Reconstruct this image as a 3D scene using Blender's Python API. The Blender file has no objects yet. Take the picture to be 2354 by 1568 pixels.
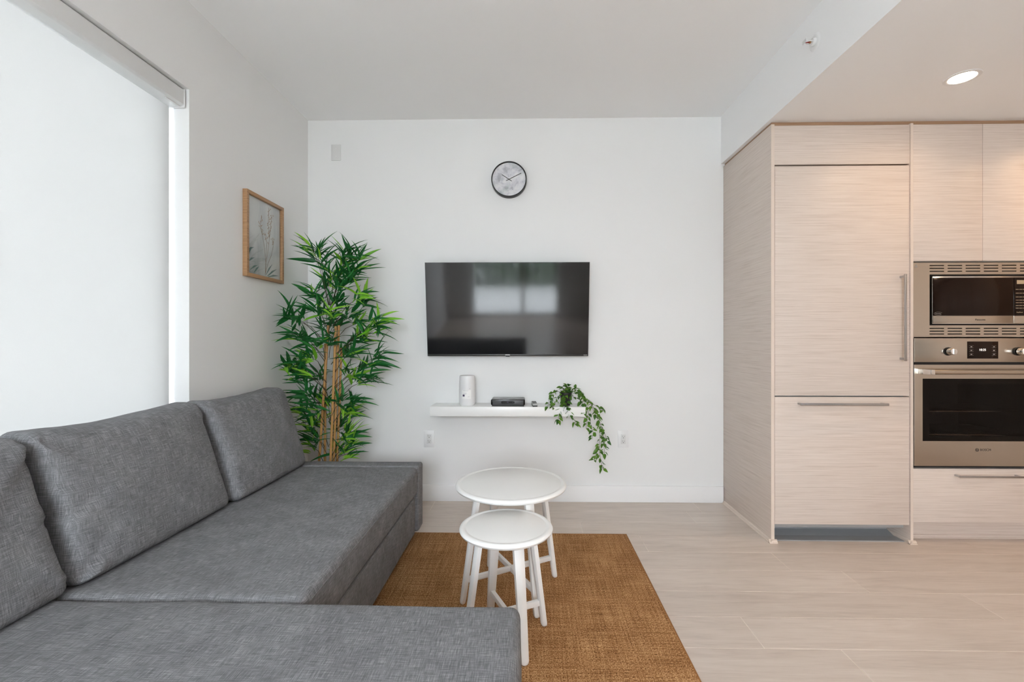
import bpy, bmesh, math, random
from mathutils import Vector, Matrix, Quaternion, noise

# ------------------------------------------------------------------ scene, camera, world, light
scene = bpy.context.scene
C = scene.collection
random.seed(7)

F_PX, CXP, HYP, VXP, CAMH = 1046.0, 1194.0, 780.5, 1213.0, 1.155
YAW = math.atan((VXP - CXP) / F_PX)
cam_d = bpy.data.cameras.new('camera')
cam_d.sensor_width = 36.0
cam_d.sensor_fit = 'HORIZONTAL'
cam_d.lens = F_PX / 2354.0 * 36.0
cam_d.shift_x = -(CXP - 1177.0) / 2354.0
cam_d.shift_y = -(784.0 - HYP) / 2354.0
cam_d.clip_start = 0.02
cam = bpy.data.objects.new('camera', cam_d)
cam.location = (0, 0, CAMH)
cam.rotation_euler = (math.radians(90), 0, YAW)
C.objects.link(cam)
scene.camera = cam

world = bpy.data.worlds.new('overcast_sky')
scene.world = world
world.use_nodes = True
wn = world.node_tree.nodes
bg = wn['Background']
bg.inputs['Color'].default_value = (0.92, 0.93, 1.03, 1)
bg.inputs['Strength'].default_value = 11.0

vs = scene.view_settings
vs.view_transform = 'Standard'
vs.look = 'None'
vs.gamma = 1.0
vs.exposure = 1.18
vs.use_curve_mapping = False
scene.cycles.use_denoising = True
scene.cycles.max_bounces = 10
scene.cycles.diffuse_bounces = 6
scene.cycles.transparent_max_bounces = 12
scene.cycles.sample_clamp_indirect = 6.0
scene.cycles.caustics_reflective = False
scene.cycles.caustics_refractive = False


def portal(name, loc, rot, sx, sy):
    d = bpy.data.lights.new(name, 'AREA')
    d.shape = 'RECTANGLE'
    d.size, d.size_y = sx, sy
    d.cycles.is_portal = True
    o = bpy.data.objects.new(name, d)
    o.location = loc
    o.rotation_euler = rot
    C.objects.link(o)


# room numbers (metres); the back wall, left wall and kitchen were measured from the photograph
XL, YB, ZC = -1.583, 3.251, 2.733
XS, ZS = 1.370, 2.398            # soffit face and soffit underside
XR, YN = 4.30, -2.60             # right wall, wall behind the camera
WY0, WY1, WZ0, WZ1 = 0.10, 2.10, 0.30, 2.325     # blind window in the left wall
DX0, DX1, DZ1 = -1.12, 0.62, 2.45                # glass balcony door behind the camera
YF = 2.62                        # kitchen door fronts
portal('daylight_portal', (-1.80, (WY0 + WY1) / 2, (WZ0 + WZ1) / 2), (0, math.radians(-90), 0), WZ1 - WZ0, WY1 - WY0)
portal('daylight_portal', ((DX0 + DX1) / 2, YN - 0.22, DZ1 / 2), (math.radians(90), 0, 0), DX1 - DX0, DZ1)

# ------------------------------------------------------------------ helpers
ca, sa = math.cos(YAW), math.sin(YAW)


def ray(u, v):
    xc = (u - CXP) / F_PX
    return Vector((xc * ca - sa, ca + xc * sa, (HYP - v) / F_PX))


def onY(u, v, y):
    d = ray(u, v)
    p = d * (y / d.y)
    return Vector((p.x, y, p.z + CAMH))


def onX(u, v, x):
    d = ray(u, v)
    p = d * (x / d.x)
    return Vector((x, p.y, p.z + CAMH))


def onZ(u, v, z):
    d = ray(u, v)
    p = d * ((z - CAMH) / d.z)
    return Vector((p.x, p.y, z))


def KX(u, y=YF):
    return onY(u, HYP, y).x


def KZ(u, v, y=YF):
    return onY(u, v, y).z


def lin(r, g, b):
    def f(c):
        c /= 255.0
        return c / 12.92 if c <= 0.04045 else ((c + 0.055) / 1.055) ** 2.4
    return (f(r), f(g), f(b), 1)


# ---- materials
def mat(name, col, rough=0.5, metal=0.0, spec=None, emit=None, estr=0.0, coat=0.0):
    m = bpy.data.materials.new(name)
    m.use_nodes = True
    b = m.node_tree.nodes['Principled BSDF']
    b.inputs['Base Color'].default_value = col
    b.inputs['Roughness'].default_value = rough
    b.inputs['Metallic'].default_value = metal
    if spec is not None:
        b.inputs['Specular IOR Level'].default_value = spec
    if emit is not None:
        b.inputs['Emission Color'].default_value = emit
        b.inputs['Emission Strength'].default_value = estr
    if coat:
        b.inputs['Coat Weight'].default_value = coat
    return m


class NT:
    """small node-tree writer"""
    def __init__(s, m):
        s.t = m.node_tree
        s.b = s.t.nodes.get('Principled BSDF')

    def n(s, typ, **kw):
        nd = s.t.nodes.new(typ)
        for k, v in kw.items():
            setattr(nd, k, v)
        return nd

    def l(s, a, b):
        s.t.links.new(a, b)

    def coords(s, kind, scale, rot=(0, 0, 0)):
        tc = s.n('ShaderNodeTexCoord')
        mp = s.n('ShaderNodeMapping')
        mp.inputs['Scale'].default_value = scale
        mp.inputs['Rotation'].default_value = rot
        s.l(tc.outputs[kind], mp.inputs['Vector'])
        return mp.outputs['Vector']

    def noise(s, vec, scale=1.0, detail=2.0, rough=0.5, dist=0.0):
        nd = s.n('ShaderNodeTexNoise')
        nd.inputs['Scale'].default_value = scale
        nd.inputs['Detail'].default_value = detail
        nd.inputs['Roughness'].default_value = rough
        nd.inputs['Distortion'].default_value = dist
        s.l(vec, nd.inputs['Vector'])
        return nd.outputs['Fac']

    def ramp(s, fac, stops):
        r = s.n('ShaderNodeValToRGB')
        e = r.color_ramp.elements
        while len(e) < len(stops):
            e.new(0.5)
        for i, (p, c) in enumerate(stops):
            e[i].position = p
            e[i].color = c
        s.l(fac, r.inputs['Fac'])
        return r.outputs['Color']

    def mix(s, fac, a, b, mode='MIX'):
        x = s.n('ShaderNodeMix', data_type='RGBA', blend_type=mode)
        for sock, v in ((x.inputs['Factor'], fac), (x.inputs['A'], a), (x.inputs['B'], b)):
            if hasattr(v, 'links'):
                s.l(v, sock)
            else:
                sock.default_value = v
        return x.outputs['Result']

    def math(s, op, a, b):
        x = s.n('ShaderNodeMath', operation=op)
        for sock, v in ((x.inputs[0], a), (x.inputs[1], b)):
            if hasattr(v, 'links'):
                s.l(v, sock)
            else:
                sock.default_value = v
        return x.outputs[0]

    def bump(s, h, strength, dist):
        bp = s.n('ShaderNodeBump')
        bp.inputs['Strength'].default_value = strength
        bp.inputs['Distance'].default_value = dist
        s.l(h, bp.inputs['Height'])
        s.l(bp.outputs['Normal'], s.b.inputs['Normal'])


def paint(name, col, rough=0.6):
    m = mat(name, col, rough, spec=0.3)
    t = NT(m)
    v = t.coords('Object', (1, 1, 1))
    t.bump(t.noise(v, 260, 3), 0.05, 0.002)
    return m


def fabric_mat(name):
    m = mat(name, (0.2, 0.2, 0.2, 1), 0.95, spec=0.15)
    t = NT(m)
    warp = t.noise(t.coords('UV', (26, 520, 1)), 1.0, 3, 0.6)
    weft = t.noise(t.coords('UV', (520, 26, 1)), 1.0, 3, 0.6)
    fine = t.noise(t.coords('UV', (1, 1, 1)), 900, 1)
    blot = t.noise(t.coords('UV', (1, 1, 1)), 9, 3)
    s = t.math('ADD', warp, weft)
    s = t.math('ADD', s, t.math('MULTIPLY', fine, 0.5))
    s = t.math('ADD', s, t.math('MULTIPLY', blot, 0.30))
    s = t.math('MULTIPLY', s, 1 / 2.8)
    col = t.ramp(s, [(0.34, lin(74, 75, 78)), (0.5, lin(124, 125, 128)), (0.66, lin(176, 177, 180))])
    t.l(col, t.b.inputs['Base Color'])
    t.bump(s, 0.35, 0.002)
    return m


def laminate_mat(name, lo, hi, per_obj=False):
    m = mat(name, hi, 0.42, spec=0.35)
    t = NT(m)
    a = t.noise(t.coords('UV', (2.6, 165, 1)), 1.0, 4, 0.6, 0.3)
    b = t.noise(t.coords('UV', (7, 330, 1)), 1.0, 3, 0.6)
    s = t.math('ADD', t.math('MULTIPLY', a, 0.65), t.math('MULTIPLY', b, 0.35))
    col = t.ramp(s, [(0.34, lo), (0.47, tuple((x * 0.4 + y * 0.6) for x, y in zip(lo, hi))), (0.62, hi)])
    t.l(col, t.b.inputs['Base Color'])
    t.bump(s, 0.12, 0.001)
    return m


def plank_mat(name):
    m = mat(name, (0.5, 0.4, 0.3, 1), 0.30, spec=0.4)
    t = NT(m)
    a = t.noise(t.coords('UV', (1.6, 17, 1)), 1.0, 6, 0.6, 1.2)
    b = t.noise(t.coords('UV', (8, 190, 1)), 1.0, 3, 0.6)
    s = t.math('ADD', t.math('MULTIPLY', a, 0.6), t.math('MULTIPLY', b, 0.4))
    col = t.ramp(s, [(0.28, lin(184, 170, 159)), (0.5, lin(206, 193, 182)), (0.72, lin(217, 206, 196))])
    oi = t.n('ShaderNodeObjectInfo')
    k = t.ramp(oi.outputs['Random'], [(0.0, (0.955, 0.95, 0.945, 1)), (1.0, (1.03, 1.03, 1.03, 1))])
    col = t.mix(1.0, col, k, 'MULTIPLY')
    t.l(col, t.b.inputs['Base Color'])
    t.bump(s, 0.05, 0.001)
    return m


def rug_mat(name):
    m = mat(name, lin(165, 115, 66), 0.95, spec=0.1)
    t = NT(m)
    dash = t.noise(t.coords('UV', (300, 150, 1)), 1.0, 2, 0.6)
    dash2 = t.noise(t.coords('UV', (120, 330, 1)), 1.0, 2, 0.6)
    row = t.noise(t.coords('UV', (5, 130, 1)), 1.0, 2)
    colr = t.noise(t.coords('UV', (150, 5, 1)), 1.0, 2)
    blot = t.noise(t.coords('UV', (6, 6, 1)), 1.0, 3)
    s = t.math('ADD', t.math('MULTIPLY', dash, 0.62), t.math('MULTIPLY', dash2, 0.30))
    s = t.math('ADD', s, t.math('MULTIPLY', t.math('ADD', row, colr), 0.20))
    s = t.math('ADD', s, t.math('MULTIPLY', blot, 0.12))
    s = t.math('MULTIPLY', s, 1 / 1.44)
    col = t.ramp(s, [(0.39, lin(96, 64, 36)), (0.49, lin(162, 116, 73)), (0.60, lin(222, 180, 132))])
    t.l(col, t.b.inputs['Base Color'])
    t.bump(s, 0.8, 0.006)
    return m


def steel_mat(name, col, rough=0.3):
    m = mat(name, col, rough, 1.0)
    t = NT(m)
    a = t.noise(t.coords('UV', (3, 700, 1)), 1.0, 2)
    r = t.math('ADD', t.math('MULTIPLY', a, 0.02), rough - 0.01)
    t.l(r, t.b.inputs['Roughness'])
    return m


def glass_mat(name, tint, ior=1.45, rough=0.0):
    """thin pane: tinted see-through with a Fresnel mirror on top"""
    m = bpy.data.materials.new(name)
    m.use_nodes = True
    nt = m.node_tree
    nt.nodes.clear()
    out = nt.nodes.new('ShaderNodeOutputMaterial')
    tr = nt.nodes.new('ShaderNodeBsdfTransparent')
    tr.inputs['Color'].default_value = tint
    gl = nt.nodes.new('ShaderNodeBsdfGlossy')
    gl.inputs['Roughness'].default_value = rough
    # Schlick reflectance, the same from either side of the pane
    lw = nt.nodes.new('ShaderNodeLayerWeight')
    lw.inputs['Blend'].default_value = 0.5
    p5 = nt.nodes.new('ShaderNodeMath')
    p5.operation = 'POWER'
    p5.inputs[1].default_value = 5.0
    f0 = ((ior - 1) / (ior + 1)) ** 2
    ma = nt.nodes.new('ShaderNodeMath')
    ma.operation = 'MULTIPLY_ADD'
    ma.inputs[1].default_value = 1 - f0
    ma.inputs[2].default_value = f0
    nt.links.new(lw.outputs['Facing'], p5.inputs[0])
    nt.links.new(p5.outputs[0], ma.inputs[0])
    mx = nt.nodes.new('ShaderNodeMixShader')
    nt.links.new(ma.outputs[0], mx.inputs[0])
    nt.links.new(tr.outputs[0], mx.inputs[1])
    nt.links.new(gl.outputs[0], mx.inputs[2])
    nt.links.new(mx.outputs[0], out.inputs[0])
    return m


def blind_mat(name):
    m = bpy.data.materials.new(name)
    m.use_nodes = True
    nt = m.node_tree
    nt.nodes.clear()
    t = NT(m)
    out = t.n('ShaderNodeOutputMaterial')
    w = t.noise(t.coords('UV', (420, 420, 1)), 1.0, 2)
    col = t.ramp(w, [(0.3, (0.325, 0.325, 0.318, 1)), (0.7, (0.35, 0.35, 0.343, 1))])
    tr = t.n('ShaderNodeBsdfTranslucent')
    t.l(col, tr.inputs['Color'])
    df = t.n('ShaderNodeBsdfDiffuse')
    df.inputs['Color'].default_value = (0.82, 0.82, 0.81, 1)
    mx = t.n('ShaderNodeMixShader')
    mx.inputs[0].default_value = 0.5
    t.l(tr.outputs[0], mx.inputs[1])
    t.l(df.outputs[0], mx.inputs[2])
    t.l(mx.outputs[0], out.inputs[0])
    return m


def leaf_mat(name, col, col2):
    m = mat(name, col, 0.42, spec=0.35)
    t = NT(m)
    oi = t.n('ShaderNodeObjectInfo')
    f = t.noise(t.coords('Object', (1, 1, 1)), 30, 2)
    s = t.math('ADD', t.math('MULTIPLY', oi.outputs['Random'], 0.7), t.math('MULTIPLY', f, 0.4))
    c = t.ramp(s, [(0.15, col), (0.95, col2)])
    t.l(c, t.b.inputs['Base Color'])
    tr = t.n('ShaderNodeBsdfTranslucent')
    t.l(c, tr.inputs['Color'])
    mx = t.n('ShaderNodeMixShader')
    mx.inputs[0].default_value = 0.25
    t.l(t.b.outputs[0], mx.inputs[1])
    t.l(tr.outputs[0], mx.inputs[2])
    t.l(mx.outputs[0], t.t.nodes['Material Output'].inputs[0])
    return m


M = {}
M['wall'] = paint('wall_paint', (0.825, 0.827, 0.822, 1))
M['ceil'] = paint('ceiling_paint', (0.90, 0.90, 0.90, 1), 0.8)
M['trim'] = paint('trim_paint', (0.88, 0.88, 0.88, 1), 0.35)
M['plastic_white'] = mat('white_plastic', (0.80, 0.80, 0.80, 1), 0.35)
M['plastic_dim'] = mat('off_white_plastic', (0.70, 0.70, 0.69, 1), 0.4)
M['lacquer'] = mat('white_lacquer', (0.90, 0.90, 0.885, 1), 0.28)
M['fabric'] = fabric_mat('grey_melange_fabric')
M['dark'] = mat('dark_gap', (0.012, 0.012, 0.012, 1), 0.8)
M['foot'] = mat('black_plastic_foot', (0.02, 0.02, 0.02, 1), 0.5)
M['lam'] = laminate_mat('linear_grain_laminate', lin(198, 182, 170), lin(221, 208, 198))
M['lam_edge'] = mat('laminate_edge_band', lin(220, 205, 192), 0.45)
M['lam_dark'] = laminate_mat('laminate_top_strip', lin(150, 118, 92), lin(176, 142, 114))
M['floor_base'] = mat('floor_joint_highlight', lin(240, 228, 215), 0.6)  # pale base shows in the joints: light on the bevels put into the colour
M['plank'] = plank_mat('pale_oak_plank')
M['rug'] = rug_mat('woven_jute')
M['rug_edge'] = mat('jute_binding', lin(150, 103, 58), 0.95)
M['steel'] = steel_mat('brushed_stainless', (0.52, 0.465, 0.40, 1), 0.24)
M['steel_bright'] = steel_mat('polished_stainless', (0.78, 0.77, 0.75, 1), 0.16)
M['nickel'] = steel_mat('satin_nickel', (0.50, 0.50, 0.51, 1), 0.22)
M['grille'] = mat('galvanised_grille', (0.40, 0.41, 0.42, 1), 0.35, 0.3)
M['black_gloss'] = mat('black_gloss', (0.006, 0.005, 0.005, 1), 0.08)
M['black_matt'] = mat('black_matt', (0.012, 0.012, 0.012, 1), 0.5)
M['screen'] = mat('tv_screen', (0.0015, 0.0015, 0.0018, 1), 0.075, spec=0.55)
M['bezel'] = mat('tv_bezel', (0.02, 0.02, 0.021, 1), 0.35)
M['light_grey'] = mat('light_grey_print', (0.55, 0.56, 0.57, 1), 0.5)
M['oven_glass'] = glass_mat('tinted_oven_glass', (0.55, 0.51, 0.48, 1), 1.3, 0.0)
M['enamel'] = mat('oven_enamel', (0.012, 0.012, 0.013, 1), 0.3)
M['mw_glass'] = mat('microwave_glass', (0.010, 0.004, 0.002, 1), 0.10, spec=0.22)
M['pane'] = glass_mat('window_glass', (0.93, 0.96, 0.95, 1), 1.45)
M['clear'] = glass_mat('clear_cover_glass', (0.99, 0.99, 0.99, 1), 1.4)
M['blind'] = blind_mat('roller_blind_fabric')
M['alu'] = mat('white_aluminium', (0.78, 0.79, 0.79, 1), 0.4)
M['clock_rim'] = mat('black_clock_rim', (0.014, 0.014, 0.013, 1), 0.35)
M['ink'] = mat('dark_print', (0.02, 0.017, 0.015, 1), 0.6)
M['bamboo'] = mat('bamboo_cane', lin(190, 142, 82), 0.45)
M['twig'] = mat('plant_twig', lin(62, 58, 40), 0.7)
M['leaf_dark'] = leaf_mat('bamboo_leaf_dark', lin(20, 92, 40), lin(62, 146, 70))
M['leaf_bright'] = leaf_mat('bamboo_leaf_bright', lin(104, 182, 40), lin(160, 214, 74))
M['ivy'] = leaf_mat('trailing_leaf', lin(40, 92, 32), lin(110, 152, 52))
M['pot'] = mat('black_pot', (0.012, 0.013, 0.014, 1), 0.4)
M['soil'] = mat('potting_moss', lin(40, 46, 24), 0.95)
M['oak'] = laminate_mat('oak_frame', lin(140, 104, 72), lin(184, 146, 108))
M['lens'] = mat('lit_lens', (1, 0.9, 0.75, 1), 0.5, emit=(1.0, 0.80, 0.58, 1), estr=14.0)
M['red_bulb'] = mat('red_glass_bulb', (0.35, 0.03, 0.02, 1), 0.1)
M['brass'] = mat('brass', (0.55, 0.30, 0.14, 1), 0.3, 0.9)
M['led_text'] = mat('display_digits', (0.8, 0.78, 0.75, 1), 0.5, emit=(0.8, 0.75, 0.7, 1), estr=0.5)
M['print_dim'] = mat('panel_print', (0.30, 0.27, 0.25, 1), 0.6)
M['print_tan'] = mat('keypad_print', (0.42, 0.33, 0.22, 1), 0.6)
M['purple'] = mat('purple_icon', lin(72, 60, 92), 0.5)
M['box_grey'] = mat('charcoal_plastic', (0.055, 0.057, 0.062, 1), 0.4)
M['box_top'] = mat('charcoal_plastic_top', (0.16, 0.165, 0.165, 1), 0.22)
M['silver'] = mat('silver_plastic', (0.42, 0.43, 0.42, 1), 0.35)
M['concrete'] = paint('pale_concrete', (0.74, 0.74, 0.72, 1), 0.8)
M['hedge'] = leaf_mat('hedge_leaf', lin(38, 66, 34), lin(104, 136, 78))

# ---- mesh builder
LOC = {}


class MB:
    def __init__(s):
        s.v, s.f = [], []

    def add(s, vs_, fs):
        o = len(s.v)
        s.v += [Vector(p) for p in vs_]
        s.f += [tuple(i + o for i in f) for f in fs]
        return s

    def box(s, x0, x1, y0, y1, z0, z1):
        x0, x1 = min(x0, x1), max(x0, x1)
        y0, y1 = min(y0, y1), max(y0, y1)
        z0, z1 = min(z0, z1), max(z0, z1)
        return s.add([(x0, y0, z0), (x1, y0, z0), (x1, y1, z0), (x0, y1, z0), (x0, y0, z1), (x1, y0, z1), (x1, y1, z1), (x0, y1, z1)],
                     [(3, 2, 1, 0), (4, 5, 6, 7), (0, 1, 5, 4), (1, 2, 6, 5), (2, 3, 7, 6), (3, 0, 4, 7)])

    def lathe(s, prof, n=40, axis='Z', c=(0, 0, 0), ell=(1, 1)):
        """prof: list of (radius, height); closed with caps where the radius is 0"""
        c = Vector(c)
        rings, base = [], len(s.v)
        for r, h in prof:
            if r <= 1e-7:
                s.v.append(s._ax(0, 0, h, axis) + c)
                rings.append([len(s.v) - 1])
            else:
                ring = []
                for i in range(n):
                    a = 2 * math.pi * i / n
                    s.v.append(s._ax(r * math.cos(a) * ell[0], r * math.sin(a) * ell[1], h, axis) + c)
                    ring.append(len(s.v) - 1)
                rings.append(ring)
        for a, b in zip(rings, rings[1:]):
            for i in range(n):
                j = (i + 1) % n
                if len(a) == 1 and len(b) == 1:
                    continue
                if len(a) == 1:
                    s.f.append((a[0], b[i], b[j]))
                elif len(b) == 1:
                    s.f.append((a[i], b[0], a[j]))
                else:
                    s.f.append((a[i], b[i], b[j], a[j]))
        return s

    @staticmethod
    def _ax(a, b, h, axis):
        if axis == 'Z':
            return Vector((a, b, h))
        if axis == 'Y':
            return Vector((a, h, b))
        return Vector((h, a, b))

    def tube(s, pts, r, n=8):
        pts = [Vector(p) for p in pts]
        rs = r if isinstance(r, (list, tuple)) else [r] * len(pts)
        rings = []
        up = None
        for i, p in enumerate(pts):
            d = (pts[min(i + 1, len(pts) - 1)] - pts[max(i - 1, 0)]).normalized()
            if up is None:
                up = Vector((0, 0, 1)) if abs(d.z) < 0.9 else Vector((1, 0, 0))
            a = d.cross(up).normalized()
            up = a.cross(d).normalized()
            ring = []
            for k in range(n):
                t = 2 * math.pi * k / n
                s.v.append(p + (a * math.cos(t) + up * math.sin(t)) * rs[i])
                ring.append(len(s.v) - 1)
            rings.append(ring)
        for a, b in zip(rings, rings[1:]):
            for k in range(n):
                j = (k + 1) % n
                s.f.append((a[k], a[j], b[j], b[k]))
        s.f.append(tuple(reversed(rings[0])))
        s.f.append(tuple(rings[-1]))
        return s

    def prism(s, poly, y0, y1, axis='Y'):
        """polygon in the plane across the axis, extruded along it"""
        n = len(poly)
        if axis == 'Y':
            a = [(p, y0, q) for p, q in poly]
            b = [(p, y1, q) for p, q in poly]
        elif axis == 'X':
            a = [(y0, p, q) for p, q in poly]
            b = [(y1, p, q) for p, q in poly]
        else:
            a = [(p, q, y0) for p, q in poly]
            b = [(p, q, y1) for p, q in poly]
        return s.add(a + b, [tuple(range(n)), tuple(range(2 * n - 1, n - 1, -1))] + [(i, i + n, (i + 1) % n + n, (i + 1) % n) for i in range(n)])

    def mesh(s, name, off=Vector((0, 0, 0)), bevel=0.0, seg=2, angle=35, smooth=True):
        me = bpy.data.meshes.new(name)
        me.from_pydata([tuple(p - off) for p in s.v], [], s.f)
        bm = bmesh.new()
        bm.from_mesh(me)
        bmesh.ops.recalc_face_normals(bm, faces=bm.faces)
        if bevel > 0:
            es = [e for e in bm.edges if len(e.link_faces) == 2 and e.calc_face_angle(0) > math.radians(30)]
            bmesh.ops.bevel(bm, geom=es, offset=bevel, segments=seg, profile=0.5, affect='EDGES', clamp_overlap=True)
        uv = bm.loops.layers.uv.new('UVMap')
        for f in bm.faces:
            n = f.normal
            ax = max(range(3), key=lambda i: abs(n[i]))
            for lp in f.loops:
                p = lp.vert.co + off
                lp[uv].uv = (p.y, p.z) if ax == 0 else ((p.x, p.z) if ax == 1 else (p.x, p.y))
            f.smooth = smooth
        bm.to_mesh(me)
        bm.free()
        if smooth:
            me.set_sharp_from_angle(angle=math.radians(angle))
        return me

    def build(s, name, m, parent=None, bevel=0.0, seg=2, world=True, angle=35, smooth=True):
        off = LOC.get(parent.name, Vector((0, 0, 0))) if (parent is not None and world) else Vector((0, 0, 0))
        me = s.mesh(name, off, bevel, seg, angle, smooth)
        me.materials.append(M[m] if isinstance(m, str) else m)
        o = bpy.data.objects.new(name, me)
        C.objects.link(o)
        if parent is not None:
            o.parent = parent
            LOC[o.name] = off
        return o


def tag(o, label, cat, group=None):
    o['label'] = label
    o['category'] = cat
    if group:
        o['group'] = group
    return o


def thing(name, label, cat, loc=(0, 0, 0), group=None, rot=None):
    o = bpy.data.objects.new(name, None)
    o.empty_display_size = 0.05
    C.objects.link(o)
    o.location = loc
    if rot:
        o.rotation_euler = rot
    LOC[o.name] = Vector(loc)
    return tag(o, label, cat, group)


def struct(o):
    o['kind'] = 'structure'
    return o


def text(name, s, size, m, parent, loc, rot=(math.radians(90), 0, 0), align='CENTER', world=True, ext=0.0003):
    cu = bpy.data.curves.new(name, 'FONT')
    cu.body = s
    cu.size = size
    cu.align_x = align
    cu.align_y = 'CENTER'
    cu.extrude = ext
    cu.resolution_u = 3
    tmp = bpy.data.objects.new(name + '_tmp', cu)
    C.objects.link(tmp)
    bpy.context.view_layer.update()
    me = bpy.data.meshes.new_from_object(tmp.evaluated_get(bpy.context.evaluated_depsgraph_get()))
    bpy.data.objects.remove(tmp)
    me.materials.clear()
    me.materials.append(M[m])
    o = bpy.data.objects.new(name, me)
    C.objects.link(o)
    o.parent = parent
    o.location = Vector(loc) - (LOC.get(parent.name, Vector((0, 0, 0))) if world else Vector((0, 0, 0)))
    o.rotation_euler = rot
    return o


def soft(mn, mx, r, step=0.05, fn=None):
    """rounded box as one grid mesh; fn(p, n) moves each point afterwards"""
    mn, mx = Vector(mn), Vector(mx)
    axes = []
    for i in range(3):
        L = mx[i] - mn[i]
        rr = min(r, L * 0.49)
        k = max(1, int(round((L - 2 * rr) / step)))
        e = [0, 0.12 * rr, 0.35 * rr, 0.65 * rr]
        axes.append([mn[i] + q for q in e] + [mn[i] + rr + (L - 2 * rr) * j / k for j in range(k + 1)] + [mx[i] - q for q in reversed(e)])
    xs, ys, zs = axes
    nx, ny, nz = len(xs) - 1, len(ys) - 1, len(zs) - 1
    idx, mb = {}, MB()

    def vid(i, j, k):
        key = (i, j, k)
        if key not in idx:
            p = Vector((xs[i], ys[j], zs[k]))
            q = Vector((min(max(p[a], mn[a] + min(r, (mx[a] - mn[a]) * .49)), mx[a] - min(r, (mx[a] - mn[a]) * .49)) for a in range(3)))
            d = p - q
            nn = d.normalized() if d.length > 1e-9 else Vector((0, 0, 1))
            p = q + nn * r if d.length > 1e-9 else p
            if fn:
                p = fn(p, nn)
            idx[key] = len(mb.v)
            mb.v.append(p)
        return idx[key]
    for k in (0, nz):
        for i in range(nx):
            for j in range(ny):
                mb.f.append((vid(i, j, k), vid(i + 1, j, k), vid(i + 1, j + 1, k), vid(i, j + 1, k)))
    for j in (0, ny):
        for i in range(nx):
            for k in range(nz):
                mb.f.append((vid(i, j, k), vid(i + 1, j, k), vid(i + 1, j, k + 1), vid(i, j, k + 1)))
    for i in (0, nx):
        for j in range(ny):
            for k in range(nz):
                mb.f.append((vid(i, j, k), vid(i, j + 1, k), vid(i, j + 1, k + 1), vid(i, j, k + 1)))
    return mb


def dup(o, parent, loc, rot=None, scale=None):
    c = o.copy()
    C.objects.link(c)
    c.parent = parent
    c.location = loc
    if rot is not None:
        c.rotation_mode = 'QUATERNION'
        c.rotation_quaternion = rot
    if scale is not None:
        c.scale = (scale,) * 3
    return c


# ------------------------------------------------------------------ the room
fl = struct(MB().box(XL - .2, XR + .2, YN - .2, YB + .2, -0.10, -0.0012).build('floor', 'floor_base'))
ROW0, PW, PL = 2.297, 0.1935, 1.83
known = {0: 1.318, -1: 1.563, -2: 1.967, -3: 0.886, -4: 1.167, 1: 2.489}
r0 = int(math.floor((YN - ROW0) / PW))
r1 = int(math.ceil((YB - ROW0) / PW))
for rr in range(r0, r1):
    y0, y1 = max(ROW0 + rr * PW, YN), min(ROW0 + (rr + 1) * PW, YB)
    x = known.get(rr, random.uniform(0, PL))
    while x > XL:
        x -= PL
    while x < XR:
        a, b = max(x, XL), min(x + PL, XR)
        if b - a > 0.02:
            MB().box(a + .0010, b - .0010, y0 + .0010, y1 - .0010, -0.0039, 0.0).build('plank', 'plank', fl, bevel=0.0009, seg=1)
        x += PL

# left wall with the window opening
T = 0.20
w = MB()
w.box(XL - T, XL, YN - T, WY0, 0, ZC)
w.box(XL - T, XL, WY1, YB + T, 0, ZC)
w.box(XL - T, XL, WY0, WY1, 0, WZ0)
w.box(XL - T, XL, WY0, WY1, WZ1, ZC)
struct(w.build('wall_left', 'wall'))
struct(MB().box(XL, XR, YB, YB + T, 0, ZC).build('wall_back', 'wall'))
struct(MB().box(XR, XR + T, YN - T, YB + T, 0, ZC).build('wall_right', 'wall'))
w = MB()
w.box(XL, DX0, YN - T, YN, 0, ZC)
w.box(DX1, XR, YN - T, YN, 0, ZC)
w.box(DX0, DX1, YN - T, YN, DZ1, ZC)
struct(w.build('wall_front', 'wall'))
struct(MB().box(XL - T, XR + T, YN - T, YB + T, ZC, ZC + .15).build('ceiling', 'ceil'))
struct(MB().box(XS, XR, YN, YB, ZS, ZC).build('ceiling_soffit', 'ceil'))
# baseboards
struct(MB().box(XL, 1.384, YB - .014, YB, 0, .116).build('baseboard_back', 'trim', bevel=.003))
struct(MB().box(XL, XL + .014, YN, YB - .014, 0, .116).build('baseboard_left', 'trim', bevel=.003))
struct(MB().box(DX1 + .02, XR, YN, YN + .014, 0, .116).build('baseboard_front', 'trim', bevel=.003))

# window behind the blind
wf = MB()
xf0, xf1 = XL - .185, XL - .125
for a in ((WY0, WY1, WZ0, WZ0 + .06), (WY0, WY1, WZ1 - .06, WZ1), (WY0, WY0 + .05, WZ0, WZ1), (WY1 - .05, WY1, WZ0, WZ1)):
    wf.box(xf0, xf1, *a)
win = struct(wf.build('window_1', 'alu'))
MB().box(xf0 + .02, xf0 + .032, WY0 + .05, WY1 - .05, WZ0 + .06, WZ1 - .06).build('pane', 'pane', win)
MB().box(XL - .12, XL + .02, WY0 - .0, WY1 + .0, WZ0 - .03, WZ0 - .0005).build('window_sill', 'trim', win, bevel=.003)
# balcony door behind the camera
df = MB()
for a in ((DX0, DX1, .0, .07), (DX0, DX1, DZ1 - .07, DZ1), (DX0, DX0 + .06, 0, DZ1), (DX1 - .06, DX1, 0, DZ1), ((DX0 + DX1) / 2 + .12, (DX0 + DX1) / 2 + .19, .07, DZ1 - .07)):
    df.box(a[0], a[1], YN - .16, YN - .09, a[2], a[3])
dr = struct(df.build('door_1', 'alu'))
MB().box(DX0 + .06, DX1 - .06, YN - .13, YN - .12, .07, DZ1 - .07).build('pane', 'pane', dr)

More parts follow.
